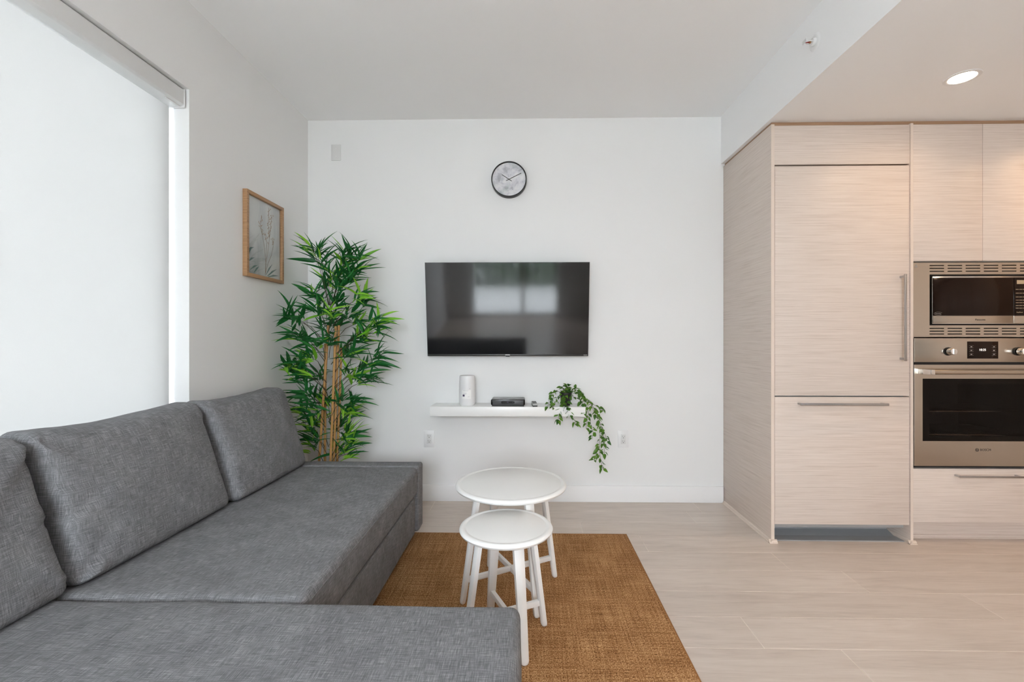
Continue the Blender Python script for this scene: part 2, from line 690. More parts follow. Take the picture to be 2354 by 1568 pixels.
# outside: balcony deck, railing and a hedge (only ever seen as a reflection in the television)
struct(MB().box(-6, 4, YN - 5.2, YN - .2, -.14, -.02).build('balcony_deck', 'concrete'))
struct(MB().box(-4.4, XL - T, -1.5, 4, 2.62, 2.82).build('blind_shade_slab', 'concrete'))  # unseen overhang added to shade the upper part of the blind
rl = thing('balcony_railing', 'white metal balcony railing in front of the hedge outside', 'railing', (0, YN - 2.2, -.02))
MB().box(-2.5, 2.5, YN - 2.23, YN - 2.17, 1.0, 1.05).build('top_rail', 'alu', rl)
for i in range(26):
    MB().box(-2.5 + i * .2, -2.48 + i * .2, YN - 2.21, YN - 2.19, -.02, 1.0).build('baluster', 'alu', rl)
hb = MB()
for i in range(9000):
    p = Vector((random.uniform(-3.2, 3.0), YN - 4.4 + random.uniform(-.35, .35), random.uniform(-.1, 1.5)))
    d = Vector((random.uniform(-1, 1), random.uniform(-1, 1), random.uniform(-.6, .9))).normalized() * random.uniform(.12, .2)
    e = d.orthogonal().normalized() * .05
    hb.add([p, p + d * .5 + e, p + d, p + d * .5 - e], [(0, 1, 2, 3)])
hd = hb.build('hedge', 'hedge', smooth=False)
tag(hd, 'leafy green hedge outside the balcony door', 'hedge')
hd['kind'] = 'stuff'

# ------------------------------------------------------------------ roller blind
bl = thing('roller_blind', 'white translucent roller blind drawn down over the tall side window', 'blind', (XL - .09, 1.1, WZ0))
bx = onY(390, 500, 2.09).x
MB().box(bx - .0005, bx + .0005, WY0 + .02, WY1 - .014, WZ0 + .02, 2.27).build('shade', 'blind', bl)
cs = MB().prism([(bx - .02, 2.320), (bx + .066, 2.3185), (bx + .072, 2.312), (bx + .072, 2.245), (bx + .060, 2.238), (bx - .02, 2.238)], WY0 + .012, WY1 - .016)
cs.build('cassette', 'alu', bl, bevel=.002)
MB().box(bx - .02, bx + .074, WY1 - .0155, WY1 - .009, 2.234, 2.319).build('end_cap', 'plastic_white', bl, bevel=.002)
MB().box(bx + .045, bx + .058, WY1 - .10, WY1 - .02, 2.2335, 2.2385).build('end_bracket', 'plastic_dim', bl)
MB().box(bx - .008, bx + .008, WY0 + .02, WY1 - .022, WZ0 + .003, WZ0 + .028).build('hem_bar', 'alu', bl, bevel=.003)

# ------------------------------------------------------------------ small wall fittings
pl = thing('blank_wall_plate', 'blank white cover plate high on the wall near the ceiling corner', 'wall plate', tuple(onY(773, 369, YB)))
p0, p1 = onY(762, 333, YB), onY(784, 369, YB)
MB().box(p0.x, p1.x, YB - .006, YB, p1.z, p0.z).build('plate', 'plastic_dim', pl, bevel=.002)
for dz in (.25, .75):
    MB().lathe([(0, YB - .0068), (.003, YB - .0066), (.003, YB - .005)], 12, 'Y', ((p0.x + p1.x) / 2, 0, p1.z + (p0.z - p1.z) * dz)).build('screw', 'plastic_white', pl)


def outlet(u0, v0, u1, v1, label):
    a, b = onY(u0, v0, YB), onY(u1, v1, YB)
    cx, cz = (a.x + b.x) / 2, (a.z + b.z) / 2
    o = thing('wall_outlet', label, 'outlet', (cx, YB, cz), 'duplex outlets below the shelf')
    MB().box(a.x, b.x, YB - .006, YB, b.z, a.z).build('plate', 'plastic_white', o, bevel=.002)
    ins = MB().box(cx - .017, cx + .017, YB - .008, YB - .004, cz - .034, cz + .034).build('insert', 'plastic_dim', o, bevel=.001)
    for s in (-1, 1):
        zc = cz + s * .017
        for dx, h in ((-.0065, .0075), (.0065, .006)):
            MB().box(cx + dx - .001, cx + dx + .001, YB - .0084, YB - .0078, zc + .001, zc + .001 + h).build('slot', 'dark', ins)
        MB().lathe([(0, YB - .0084), (.0026, YB - .0084), (.0026, YB - .0078)], 10, 'Y', (cx, 0, zc - .006)).build('ground_hole', 'dark', ins)


outlet(975, 989, 999, 1028, 'white duplex wall outlet under the shelf on the sofa side')
outlet(1420, 990, 1445, 1029, 'white duplex wall outlet beside the trailing plant')

sp = thing('sprinkler_head', 'white sidewall fire sprinkler with red bulb on the soffit face', 'sprinkler', tuple(onX(1872, 97, XS)))
c = onX(1874, 97, XS)
MB().lathe([(0, -.004), (.030, -.004), (.038, -.0015), (.0405, 0)], 36, 'X', c).build('escutcheon', 'plastic_white', sp)
MB().lathe([(.019, -.0045), (.017, -.018), (.012, -.020), (0, -.020)], 24, 'X', c).build('cup', 'plastic_dim', sp)
for s in (-1, 1):
    MB().tube([c + Vector((-.018, s * .012, 0)), c + Vector((-.034, s * .011, 0)), c + Vector((-.047, s * .003, 0))], .0022, 8).build('frame_arm', 'plastic_dim', sp)
MB().tube([c + Vector((-.020, 0, 0)), c + Vector((-.045, 0, 0))], .003, 10).build('bulb', 'red_bulb', sp)
MB().lathe([(0, -.022), (.006, -.022), (.006, -.027), (0, -.027)], 16, 'X', c).build('bulb_seat', 'brass', sp)
MB().box(c.x - .052, c.x - .048, c.y - .016, c.y + .016, c.z - .004, c.z + .012).build('deflector', 'plastic_dim', sp, bevel=.001)


def downlight(x, y, label, power):
    o = thing('recessed_downlight', label, 'downlight', (x, y, ZS), 'kitchen downlights')
    MB().lathe([(.050, -.001), (.056, -.004), (.068, -.003), (.071, 0), (.050, 0)], 48, 'Z', (x, y, ZS)).build('trim_ring', 'plastic_white', o)
    MB().lathe([(0, -.0025), (.051, -.0025), (.051, -.0005)], 40, 'Z', (x, y, ZS)).build('lens', 'lens', o)
    d = bpy.data.lights.new('downlight_lamp', 'AREA')
    d.shape = 'DISK'
    d.size = .10
    d.energy = power
    d.color = (1.0, 0.64, 0.34)
    d.spread = math.radians(150)
    lo = bpy.data.objects.new('downlight_lamp', d)
    lo.parent = o
    lo.location = (0, 0, -.006)
    C.objects.link(lo)


lp = onZ(2212, 178, ZS)
downlight(lp.x, lp.y, 'lit round downlight above the refrigerator doors', 0.58)
downlight(lp.x + 1.1, lp.y, 'lit round downlight above the kitchen aisle beyond the ovens', 2.5)
downlight(lp.x, lp.y - 1.5, 'lit round downlight in the soffit toward the balcony door', 0.3)
downlight(lp.x + 1.1, lp.y - 1.5, 'lit round downlight near the pantry cabinet', 0.6)

# ------------------------------------------------------------------ kitchen
# fridge surround
PX0, PX1 = 1.386, KX(1779.5)
DV0, DV1 = KX(2091.5), KX(2098)
ZT = KZ(1779, 289)
fs = thing('refrigerator_surround', 'pale wood grain tall cabinet surround framing the panelled refrigerator', 'cabinet', (PX0, YF, 0))
yp = YF - .004
MB().box(PX0, PX1, yp, YB - .002, .0, ZT + .006).build('end_panel', 'lam', fs, bevel=.001)
MB().box(PX0 - .0003, PX1 - .0002, yp - .0006, yp, .0, ZT + .006).build('edge_band', 'lam_edge', fs)
MB().box(DV0 + .001, DV1, yp, YB - .002, .0, ZT + .006).build('divider_panel', 'lam', fs, bevel=.001)
MB().box(DV0 + .001, DV1 - .0002, yp - .0006, yp, .0, ZT + .006).build('edge_band', 'lam_edge', fs)
MB().box(PX1, DV0, YB - .02, YB - .003, .0, ZT).build('back_panel', 'lam', fs)
zt2, zd = KZ(1781, 378.5), KZ(1781, 381)
MB().box(PX1 + .002, DV0 - .001, YF, YF + .02, zt2, ZT).build('top_panel', 'lam', fs, bevel=.0008)
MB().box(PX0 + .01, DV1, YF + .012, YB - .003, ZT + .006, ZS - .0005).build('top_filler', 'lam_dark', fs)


def shoe(o, x0, x1, left, name='shoe_molding'):
    """quarter-round shoe at the foot of a panel: along one or both sides and around the front end"""
    prof = [(0, 0), (-.016, 0), (-.016, .003), (-.010, .006), (-.008, .013), (-.003, .017), (0, .018)]
    y0 = yp - .0165
    if left:
        MB().prism([(x0 + a, b) for a, b in prof], y0, YB - .018).build(name, 'lam_edge', o)
    MB().prism([(yp + a, b) for a, b in prof], x0 - (.016 if left else 0), x1 + .012, 'X').build(name, 'lam_edge', o)


shoe(fs, PX0, PX1, True)
shoe(fs, DV0 + .001, DV1, True)

# refrigerator
rf = thing('panelled_refrigerator', 'built-in refrigerator behind pale wood grain door and freezer drawer panels', 'refrigerator', ((PX1 + DV0) / 2, YF, 0))
MB().box(PX1 + .012, DV0 - .012, YF + .03, YB - .03, .075, zd - .01).build('body', 'grille', rf)
zs1, zs2, zb = KZ(1781, 909.5), KZ(1781, 912.5), KZ(1781, 1205)
fx0, fx1 = PX1 + .004, DV0 - .003
door = MB().box(fx0, fx1, YF, YF + .022, zs1, zd - .003).build('door', 'lam', rf, bevel=.001)
drw = MB().box(fx0, fx1, YF, YF + .022, zb, zs2).build('freezer_drawer', 'lam', rf, bevel=.001)
yh = YF - .036
hx, hz1, hz2 = KX(2082, yh), KZ(2082, 630, yh), KZ(2082, 830, yh)
hd_ = MB().box(hx - .006, hx + .006, yh - .004, yh + .006, hz2, hz1).build('handle', 'nickel', door, bevel=.0015)
for z in (hz1 - .012, hz2 + .012):
    MB().box(hx - .005, hx + .005, yh + .006, YF - .0002, z - .006, z + .006).build('handle_post', 'nickel', door)
ha, hb_ = KX(1840, yh), KX(2043, yh)
hz = KZ(1940, 930, yh)
MB().box(ha, hb_, yh - .005, yh + .007, hz - .007, hz + .007).build('handle', 'nickel', drw, bevel=.0015)
for x in (ha + .012, hb_ - .012):
    MB().box(x - .007, x + .007, yh + .007, YF - .0002, hz - .005, hz + .005).build('handle_post', 'nickel', drw)
# recessed metal toe grille
MB().prism([(YF + .075, .0), (YF + .14, .022), (YF + .14, .125), (YF + .15, .125), (YF + .15, .0)], PX1 + .003, DV0 - .02, 'X').build('toe_grille', 'grille', rf)
MB().box(PX1 + .003, DV0 - .018, YF + .015, YF + .076, .0, .006).build('toe_plate', 'grille', rf)

# oven cabinet
ocx = KX(2259)
OX0, OX1 = DV1 + .001, 2 * ocx - DV1 - .001
oc = thing('oven_cabinet', 'pale wood grain tall cabinet holding the microwave and wall oven', 'cabinet', (ocx, YF, 0))
zu0 = KZ(2098, 601)
zdt, zdb = KZ(2098, 1077.5), KZ(2098, 1200)
MB().box(OX0, OX1, YF + .025, YB - .003, zu0, ZT).build('upper_carcass', 'lam', oc)
MB().box(OX0, OX1, YF + .025, YB - .003, .10, zdt).build('lower_carcass', 'lam', oc)
MB().box(OX0, OX1, YB - .03, YB - .003, zdt, zu0).build('back_panel', 'lam', oc)
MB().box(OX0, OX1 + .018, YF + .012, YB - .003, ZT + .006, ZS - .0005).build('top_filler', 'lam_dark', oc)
MB().box(OX1, OX1 + .018, yp, YB - .003, 0, ZT + .006).build('end_panel', 'lam', oc, bevel=.001)
MB().box(OX0 + .001, ocx - .0012, YF, YF + .02, zu0 + .002, ZT).build('upper_door', 'lam', oc, bevel=.0008)
MB().box(ocx + .0012, OX1 - .001, YF, YF + .02, zu0 + .002, ZT).build('upper_door', 'lam', oc, bevel=.0008)
od = MB().box(OX0 + .001, OX1 - .001, YF, YF + .02, zdb, zdt).build('drawer', 'lam', oc, bevel=.0008)
ha, hb_, hz = KX(2205, yh), KX(2328, yh), KZ(2265, 1097, yh)
hb_ = 2 * ocx - ha + .03
MB().box(ha, hb_, yh - .004, yh + .006, hz - .005, hz + .005).build('handle', 'nickel', od, bevel=.0015)
for x in (ha + .012, hb_ - .012):
    MB().box(x - .006, x + .006, yh + .006, YF - .0002, hz - .004, hz + .004).build('handle_post', 'nickel', od)
MB().box(OX0, OX1, YF + .085, YF + .10, .0, .10).build('toe_kick', 'lam', oc)
prof = [(0, 0), (-.016, 0), (-.016, .003), (-.010, .006), (-.008, .013), (-.003, .017), (0, .018)]
MB().prism([(YF + .085 + a, b) for a, b in prof], OX0, OX1, 'X').build('shoe_molding', 'lam', oc)

# microwave with its trim frame
mw = thing('microwave', 'stainless built-in microwave with slotted trim frame above the oven', 'microwave', (ocx, YF, KZ(2259, 775)))
ym = YF + .004
mzT, mzB = KZ(2120, 604, ym), KZ(2120, 774.5, ym)
mx0, mx1 = KX(2099.5, ym), 2 * ocx - KX(2099.5, ym)
ix0, ix1 = KX(2137, ym), 2 * ocx - KX(2137, ym)
izT, izB = KZ(2137, 631, ym), KZ(2137, 748, ym)
tfo = MB().box(mx0, ix0, ym, ym + .018, mzB, mzT).build('trim_side', 'steel', mw)
MB().box(ix1, mx1, ym, ym + .018, mzB, mzT).build('trim_side', 'steel', mw)
MB().box(mx0 + .004, mx1 - .004, ym + .022, ym + .03, mzB + .003, mzT - .003).build('backing', 'black_matt', mw)
MB().box(mx0 + .02, mx1 - .02, ym + .03, YB - .06, mzB + .02, mzT - .02).build('body', 'black_matt', mw)


def slots(z0, z1, vs_):
    """bars around a row of three slots, six columns: the gaps are the vents"""
    edges = [z1] + [q for v in vs_ for q in (KZ(2150, v - 1.1, ym), KZ(2150, v + 1.1, ym))] + [z0]
    for a, b in zip(edges[0::2], edges[1::2]):
        MB().box(ix0, ix1, ym, ym + .018, b, a).build('vent_bar', 'steel', mw)
    n = 6
    sw = .0805
    gap = ((ix1 - ix0) - n * sw) / (n - 1)
    for i in range(n - 1):
        x0 = ix0 + sw + i * (sw + gap)
        for a, b in zip(edges[1::2], edges[2::2]):
            MB().box(x0, x0 + gap, ym, ym + .018, b, a).build('vent_divider', 'steel', mw)


slots(izT, mzT, (610.5, 617, 623.8))
slots(mzB, izB, (755, 761.5, 768))
yd = ym - .010
g = .0035
fx0_, fx1_ = ix0 + .0105, ix1 - .0105
fzT, fzB = izT - .0105, izB + .0075
MB().box(fx0_, fx1_, yd + .004, ym + .02, fzB, fzT).build('door_frame', 'steel_bright', mw, bevel=.003)
gx0, gx1 = KX(2145.5, yd), KX(2330, yd)
gzT, gzB = KZ(2145, 638.5, yd), KZ(2145, 726, yd)
wd = MB().box(gx0, gx1, yd, yd + .005, gzB, gzT).build('door_glass', 'mw_glass', mw, bevel=.0006)
MB().box(gx0, gx1, yd + .0005, yd + .005, fzB + .004, gzB - .001).build('door_strip', 'steel', mw, bevel=.0006)
kx1 = 2 * ocx - gx0
kp = MB().box(gx1 + .004, kx1, yd, yd + .005, gzB, gzT).build('keypad', 'mw_glass', mw, bevel=.0006)
MB().box(gx1 + .004, kx1, yd + .0005, yd + .005, fzB + .004, gzB - .001).build('keypad_strip', 'steel', mw, bevel=.0006)
text('brand_lettering', 'Panasonic', .0145, 'ink', mw, ((KX(2254, yd)), yd + .0003, KZ(2254, 735, yd)))
text('emblem_lettering', 'Inverter', .010, 'print_dim', wd, (KX(2157, yd), yd - .0002, KZ(2157, 721, yd)))
ec = Vector((KX(2157, yd), yd - .0003, KZ(2157, 721, yd)))
MB().tube([ec + Vector((.024 * math.cos(t * math.pi / 12), 0, .0085 * math.sin(t * math.pi / 12))) for t in range(2, 22)], .0005, 5).build('emblem_oval', 'print_dim', wd)
kw0 = gx1 + .012
MB().box(kw0 + .006, kx1 - .008, yd - .0004, yd, KZ(2340, 653, yd), KZ(2340, 644, yd)).build('display', 'print_tan', kp)
for v in (665.3, 674, 682.7, 690, 696, 702.5, 708.5):
    z = KZ(2340, v, yd)
    for k in range(4):
        x0 = kw0 + k * .0195
        if x0 + .017 < kx1:
            MB().box(x0, x0 + .0165, yd - .0003, yd, z - .0012, z + .0012).build('key', 'print_tan', kp)

text('key_lettering', 'Stop/Reset', .008, 'print_tan', kp, (kw0 + .022, yd - .0002, KZ(2340, 718, yd)))

# warning sticker on the trim frame
wx, wz = KX(2106, ym), KZ(2106, 611, ym)
MB().prism([(wx - .010, wz - .010), (wx + .010, wz - .010), (wx, wz + .010)], ym - .0004, ym - .0001).build('triangle_mark', 'print_dim', tfo)

# wall oven
ov = thing('wall_oven', 'stainless wall oven with two knobs, clock display and glass door', 'oven', (ocx, YF, KZ(2259, 1073)))
yo = YF - .006
ox0, ox1 = KX(2101.5, yo), 2 * ocx - KX(2101.5, yo)
oT, oP = KZ(2110, 777.5, yo), KZ(2110, 832.5, yo)
dT, dB = KZ(2110, 838.5, yo), KZ(2110, 1071, yo)
cp = MB().box(ox0, ox1, yo, yo + .03, oP, oT).build('control_panel', 'steel', ov, bevel=.0015)
for q_ in ((ox0 + .004, ox1 - .004, dT - .06, oT), (ox0 + .004, ox1 - .004, dB - .008, dB + .08), (ox0 + .004, ox0 + .05, dB + .08, dT - .06), (ox1 - .05, ox1 - .004, dB + .08, dT - .06)):
    MB().box(q_[0], q_[1], yo + .03, yo + .05, q_[2], q_[3]).build('chassis_rail', 'black_matt', ov)
MB().box(ox0 + .004, ox1 - .004, yo + .012, yo + .03, dB - .012, dB - .003).build('bottom_vent', 'black_matt', ov)
MB().box(ox0 + .004, ox1 - .004, yo + .012, yo + .03, dT + .001, oP - .001).build('vent_gap', 'black_matt', ov)
# oven cavity
cav = MB()
cx0, cx1, cz0, cz1 = ox0 + .05, ox1 - .05, dB + .08, dT - .06
cav.box(cx0 - .01, cx0, yo + .05, YB - .12, cz0, cz1)
cav.box(cx1, cx1 + .01, yo + .05, YB - .12, cz0, cz1)
cav.box(cx0 - .01, cx1 + .01, yo + .05, YB - .12, cz0 - .01, cz0)
cav.box(cx0 - .01, cx1 + .01, yo + .05, YB - .12, cz1, cz1 + .01)
cav.box(cx0 - .01, cx1 + .01, YB - .12, YB - .11, cz0 - .01, cz1 + .01)
cav.build('cavity', 'enamel', ov)
for v in (946, 1000):
    z = KZ(2200, v, yo + .10)
    rk = MB()
    rk.tube([(cx0 + .01, yo + .10, z), (cx1 - .01, yo + .10, z)], .0035, 6)
    rk.tube([(cx0 + .01, yo + .44, z), (cx1 - .01, yo + .44, z)], .0035, 6)
    for i in range(26):
        x = cx0 + .015 + (cx1 - cx0 - .03) * i / 25
        rk.tube([(x, yo + .10, z + .003), (x, yo + .44, z + .003)], .0018, 5)
    rk.build('rack', 'steel_bright', ov)
# door: frame around a tinted pane
gx0, gx1 = KX(2121, yo), 2 * ocx - KX(2121, yo)
gT, gB = KZ(2121, 870.5, yo), KZ(2121, 1014, yo)
dfm = MB()
dfm.box(ox0, ox1, yo, yo + .03, dB, gB)
dfm.box(ox0, ox1, yo, yo + .03, gT, dT)
dfm.box(ox0, gx0, yo, yo + .03, gB, gT)
dfm.box(gx1, ox1, yo, yo + .03, gB, gT)
dro = dfm.build('door', 'steel', ov)
MB().box(ox0 - .0008, ox0 + .002, yo - .0012, yo + .02, dB, dT).build('door_edge', 'steel_bright', dro)
MB().box(ox0 - .0008, ox0 + .002, yo - .0012, yo + .02, oP, oT).build('panel_edge', 'steel_bright', cp)
MB().box(gx0 - .001, gx1 + .001, yo + .004, yo + .009, gB - .001, gT + .001).build('door_glass', 'oven_glass', dro)
fr_ = MB()
fr_.box(gx0, gx0 + .045, yo + .0095, yo + .012, gB, gT)
fr_.box(gx1 - .045, gx1, yo + .0095, yo + .012, gB, gT)
fr_.box(gx0 + .045, gx1 - .045, yo + .0095, yo + .012, gT - .03, gT)
fr_.box(gx0 + .045, gx1 - .045, yo + .0095, yo + .012, gB, gB + .025)
fr_.build('glass_border', 'black_matt', dro)
# handle bar on two brackets
yb_ = yo - .05
hz = KZ(2140, 855.5, yb_)
hx0, hx1 = KX(2140, yb_), 2 * ocx - KX(2140, yb_)
MB().tube([(hx0, yb_, hz), (hx1, yb_, hz)], .0135, 20).build('handle', 'steel', dro)
for x, s in ((hx0, 1), (hx1, -1)):
    MB().prism([(x - .013 - .012 * s, yo - .0005), (x + .013 - .012 * s, yo - .0005), (x + .012, yb_ - .014), (x - .012, yb_ - .014)], hz - .014, hz + .014, 'Z').build('handle_bracket', 'steel_bright', dro, bevel=.002)
# knobs
for u in (2180.5, 2341):
    kx, kz = KX(u - 1.5, yo), KZ(u, 808, yo)
    kn = MB().lathe([(0, yo - .040), (.0165, yo - .040), (.0185, yo - .037), (.0195, yo - .012), (.0195, yo - .0085)], 36, 'Y', (kx, 0, kz)).build('knob', 'steel_bright', ov)
    MB().lathe([(.0225, yo - .0085), (.0225, yo - .004), (.024, yo - .0005), (0, yo - .0005)], 36, 'Y', (kx, 0, kz)).build('knob_collar', 'black_matt', kn)
    MB().box(kx - .0045, kx + .0045, yo - .046, yo - .039, kz - .016, kz + .016).build('knob_grip', 'steel_bright', kn, bevel=.002)
    for k in range(9):
        a = math.radians(-120 + k * 30)
        r_ = .037
        MB().box(kx + r_ * math.sin(a) - .004, kx + r_ * math.sin(a) + .004, yo - .0003, yo - .00005, kz + r_ * math.cos(a) * .8 - .0006, kz + r_ * math.cos(a) * .8 + .0006).build('dial_mark', 'print_dim', cp)
dx0, dx1, dz0, dz1 = KX(2223.5, yo), KX(2294.5, yo), KZ(2259, 824.5, yo), KZ(2259, 785, yo)
ds = MB().box(dx0, dx1, yo - .0012, yo - .0001, dz0, dz1).build('display', 'mw_glass', ov, bevel=.0006)
text('display_digits', '10:25', .018, 'led_text', ds, (KX(2258, yo), yo - .0014, KZ(2258, 804.5, yo)))
for u in (2232.5, 2284.5):
    for v in (797, 805.5, 814.5):
        z = KZ(u, v, yo)
        x = KX(u, yo)
        MB().box(x - .0125, x + .0125, yo - .0015, yo - .0012, z + .0052, z + .0058).build('key_line', 'print_dim', ds)
        MB().box(x - .0125, x + .0125, yo - .0015, yo - .0012, z - .0058, z - .005).build('key_line', 'print_dim', ds)
        MB().box(x - .004, x + .004, yo - .0015, yo - .0012, z - .003, z + .002).build('key_mark', 'print_dim', ds)
# maker's name on the door
lz = KZ(2264, 1034.5, yo)
text('brand_lettering', 'BOSCH', .0185, 'ink', dro, (KX(2265.5, yo), yo - .0003, lz))
lx = KX(2246.2, yo)
em = [(.0072, .0095)]
rg = MB().lathe([(.0072, yo - .0006), (.0095, yo - .0006), (.0095, yo - .0001), (.0072, yo - .0001), (.0072, yo - .0006)], 28, 'Y', (lx, 0, lz))
rg.build('brand_emblem', 'ink', dro)
e2 = MB().box(lx - .0045, lx - .0025, yo - .0006, yo - .0001, lz - .0055, lz + .0055).box(lx + .0025, lx + .0045, yo - .0006, yo - .0001, lz - .0055, lz + .0055).box(lx - .0025, lx + .0025, yo - .0006, yo - .0001, lz - .001, lz + .001)
e2.build('brand_emblem', 'ink', dro)

# pantry cabinets on the right wall, out of frame: the ovens mirror them
pc = thing('pantry_cabinet', 'pale wood grain tall pantry cabinet against the right wall', 'cabinet', (XR, 1.0, 0))
MB().box(XR - .6, XR - .001, -.4, 2.0, .1, ZS - .03).build('carcass', 'lam', pc)
MB().box(XR - .54, XR - .001, -.4, 2.0, 0, .1).build('toe_kick', 'lam_dark', pc)
for i in range(4):
    MB().box(XR - .62, XR - .6, -.398 + i * .6, .198 + i * .6, .11, ZS - .035).build('door', 'lam', pc, bevel=.001)

# ------------------------------------------------------------------ television
tvw = 1.129
tw = thing('television', 'black flat-screen television tilted forward on the white wall', 'television')
tT, tB = onY(1166, 603, 3.104), onY(1166, 818.5, 3.192)
tilt = math.atan2(tB.y - tT.y, tT.z - tB.z)
th = (Vector((0, tT.y, tT.z)) - Vector((0, tB.y, tB.z))).length
cxl = onY(983, 818, 3.192).x
cxr = onY(1352, 818, 3.192).x
tcx, tvw = (cxl + cxr) / 2, cxr - cxl
tw.location = (tcx, tB.y, tB.z)
tw.rotation_euler = (tilt, 0, 0)
hw = tvw / 2
bar = .0135
MB().box(-hw + .003, hw - .003, 0.0006, .03, bar, th - .003).build('screen', 'screen', tw, world=False)
b_ = MB()
b_.box(-hw, -hw + .003, -.0005, .03, bar, th)
b_.box(hw - .003, hw, -.0005, .03, bar, th)
b_.box(-hw + .003, hw - .003, -.0005, .03, th - .003, th)
b_.build('bezel', 'bezel', tw, world=False)
MB().box(-hw, hw, -.0015, .032, .0, bar).build('bottom_bar', 'bezel', tw, world=False, bevel=.0015)
MB().box(-hw * .8, hw * .8, .0305, .062, .06, th * .62).build('rear_housing', 'bezel', tw, world=False, bevel=.006)
MB().box(-.016, .016, -.0022, -.0014, .0045, .0105).build('logo_plate', 'light_grey', tw, world=False)
MB().box(hw - .032, hw - .008, -.0022, -.0014, .0055, .0095).build('logo_plate', 'silver', tw, world=False)
MB().box(-.014, .014, .004, .02, -.004, .0).build('infrared_window', 'black_gloss', tw, world=False)
# wall bracket, hidden behind
bk = thing('tv_wall_bracket', 'black steel bracket holding the television to the wall', 'bracket', (tcx, YB, 1.3))
MB().box(tcx - .2, tcx + .2, YB - .012, YB, 1.25, 1.45).build('wall_plate', 'black_matt', bk)

# ------------------------------------------------------------------ clock
ckp = onY(1170, 411, YB - .045)
kd = YB - .045
ck = thing('wall_clock', 'round wall clock with marbled grey face and thin black rim', 'clock', (ckp.x, YB, ckp.z))
R_ = (onY(1211, 411, kd).x - onY(1129.3, 411, kd).x) / 2
MB().lathe([(R_ - .008, kd + .006), (R_ - .0065, kd), (R_ - .001, kd), (R_, kd + .002), (R_, YB), (0, YB)], 72, 'Y', (ckp.x, 0, ckp.z)).build('rim', 'clock_rim', ck)
mm = mat('marbled_face', (0.5, 0.5, 0.5, 1), 0.25)
t = NT(mm)
v = t.coords('Object', (1, 1, 1))
f1 = t.noise(v, 17, 4, 0.6, 0.5)
f2 = t.noise(t.coords('Object', (1, 1, 1), (1.0, 2, 0.4)), 11, 3, 0.5)
c1 = t.ramp(f1, [(0.30, lin(168, 170, 178)), (0.46, lin(224, 224, 230)), (0.6, lin(240, 241, 242))])
c2 = t.ramp(f2, [(0.30, lin(150, 176, 174)), (0.46, (1, 1, 1, 1))])
t.l(t.mix(0.55, c1, t.mix(1.0, c1, c2, 'MULTIPLY')), t.b.inputs['Base Color'])
M['marble'] = mm
MB().lathe([(0, kd + .012), (R_ - .0065, kd + .012), (R_ - .0065, kd + .02)], 72, 'Y', (ckp.x, 0, ckp.z)).build('face', mm, ck)
MB().lathe([(0, kd + .004), (R_ - .0075, kd + .004), (R_ - .0075, kd + .006), (0, kd + .006)], 72, 'Y', (ckp.x, 0, ckp.z)).build('cover_glass', 'clear', ck)


def hand(name, du, dv, back, y, wd_):
    s = 1 / F_PX * (kd + .01)
    d = Vector((du * s, 0, -dv * s))
    n_ = Vector((-d.z, 0, d.x)).normalized() * wd_ / 2
    a = Vector((ckp.x, y, ckp.z)) - d.normalized() * back
    b = Vector((ckp.x, y, ckp.z)) + d
    e = Vector((0, .0015, 0))
    q = [a - n_, a + n_, b + n_, b - n_]
    MB().add(q + [p + e for p in q], [(0, 1, 2, 3), (7, 6, 5, 4), (0, 4, 5, 1), (1, 5, 6, 2), (2, 6, 7, 3), (3, 7, 4, 0)]).build(name, 'clock_rim', ck)


hand('hour_hand', -16, -10.7, .023, kd + .0102, .0042)
hand('minute_hand', 28.3, -14.0, .023, kd + .0085, .0042)
MB().lathe([(0, kd + .0075), (.0035, kd + .0075), (.0035, kd + .012)], 16, 'Y', (ckp.x, 0, ckp.z)).build('hub', 'clock_rim', ck)

# ------------------------------------------------------------------ framed picture on the left wall
XP = XL + .026
a0, a1 = onX(568, 433, XP), onX(653, 478.6, XP)
b0, b1 = onX(566.5, 634, XP), onX(651, 651.8, XP)
pzT, pzB = (a0.z + a1.z) / 2, (b0.z + b1.z) / 2
py0, py1 = a0.y, a1.y
pf = thing('framed_picture', 'oak framed botanical print of dried grass stalks on grey wash', 'picture', (XL, py0, pzB))
fw = .020
for args, nm in (((py0, py1, pzT - fw, pzT), 0), ((py0, py1, pzB, pzB + fw), 0), ((py0, py0 + fw, pzB + fw, pzT - fw), 1), ((py1 - fw, py1, pzB + fw, pzT - fw), 1)):
    MB().box(XL + .0005, XP, *args).build('frame_rail', 'oak', pf, bevel=.001)
pm = mat('watercolour_wash', (0.5, 0.5, 0.5, 1), 0.35)
t = NT(pm)
uvv = t.coords('UV', (1, 1, 1))
f1 = t.noise(t.coords('UV', (7, 3, 1)), 1.0, 4, 0.55, 0.6)
cc = t.ramp(f1, [(0.3, lin(176, 184, 188)), (0.5, lin(214, 218, 218)), (0.7, lin(230, 232, 230))])
sx = t.n('ShaderNodeSeparateXYZ')
t.l(uvv, sx.inputs[0])
mr = t.n('ShaderNodeMapRange')
mr.inputs['From Min'].default_value = pzB
mr.inputs['From Max'].default_value = pzB + (pzT - pzB) * .55
mr.inputs['To Min'].default_value = 1.0
mr.inputs['To Max'].default_value = 0.0
t.l(sx.outputs['Y'], mr.inputs['Value'])
mr2 = t.n('ShaderNodeMapRange')
mr2.inputs['From Min'].default_value = py0
mr2.inputs['From Max'].default_value = py0 + (py1 - py0) * .6
mr2.inputs['To Min'].default_value = 1.0
mr2.inputs['To Max'].default_value = 0.15
t.l(sx.outputs['X'], mr2.inputs['Value'])
fac = t.math('MULTIPLY', t.math('MULTIPLY', mr.outputs[0], mr2.outputs[0]), 0.9)
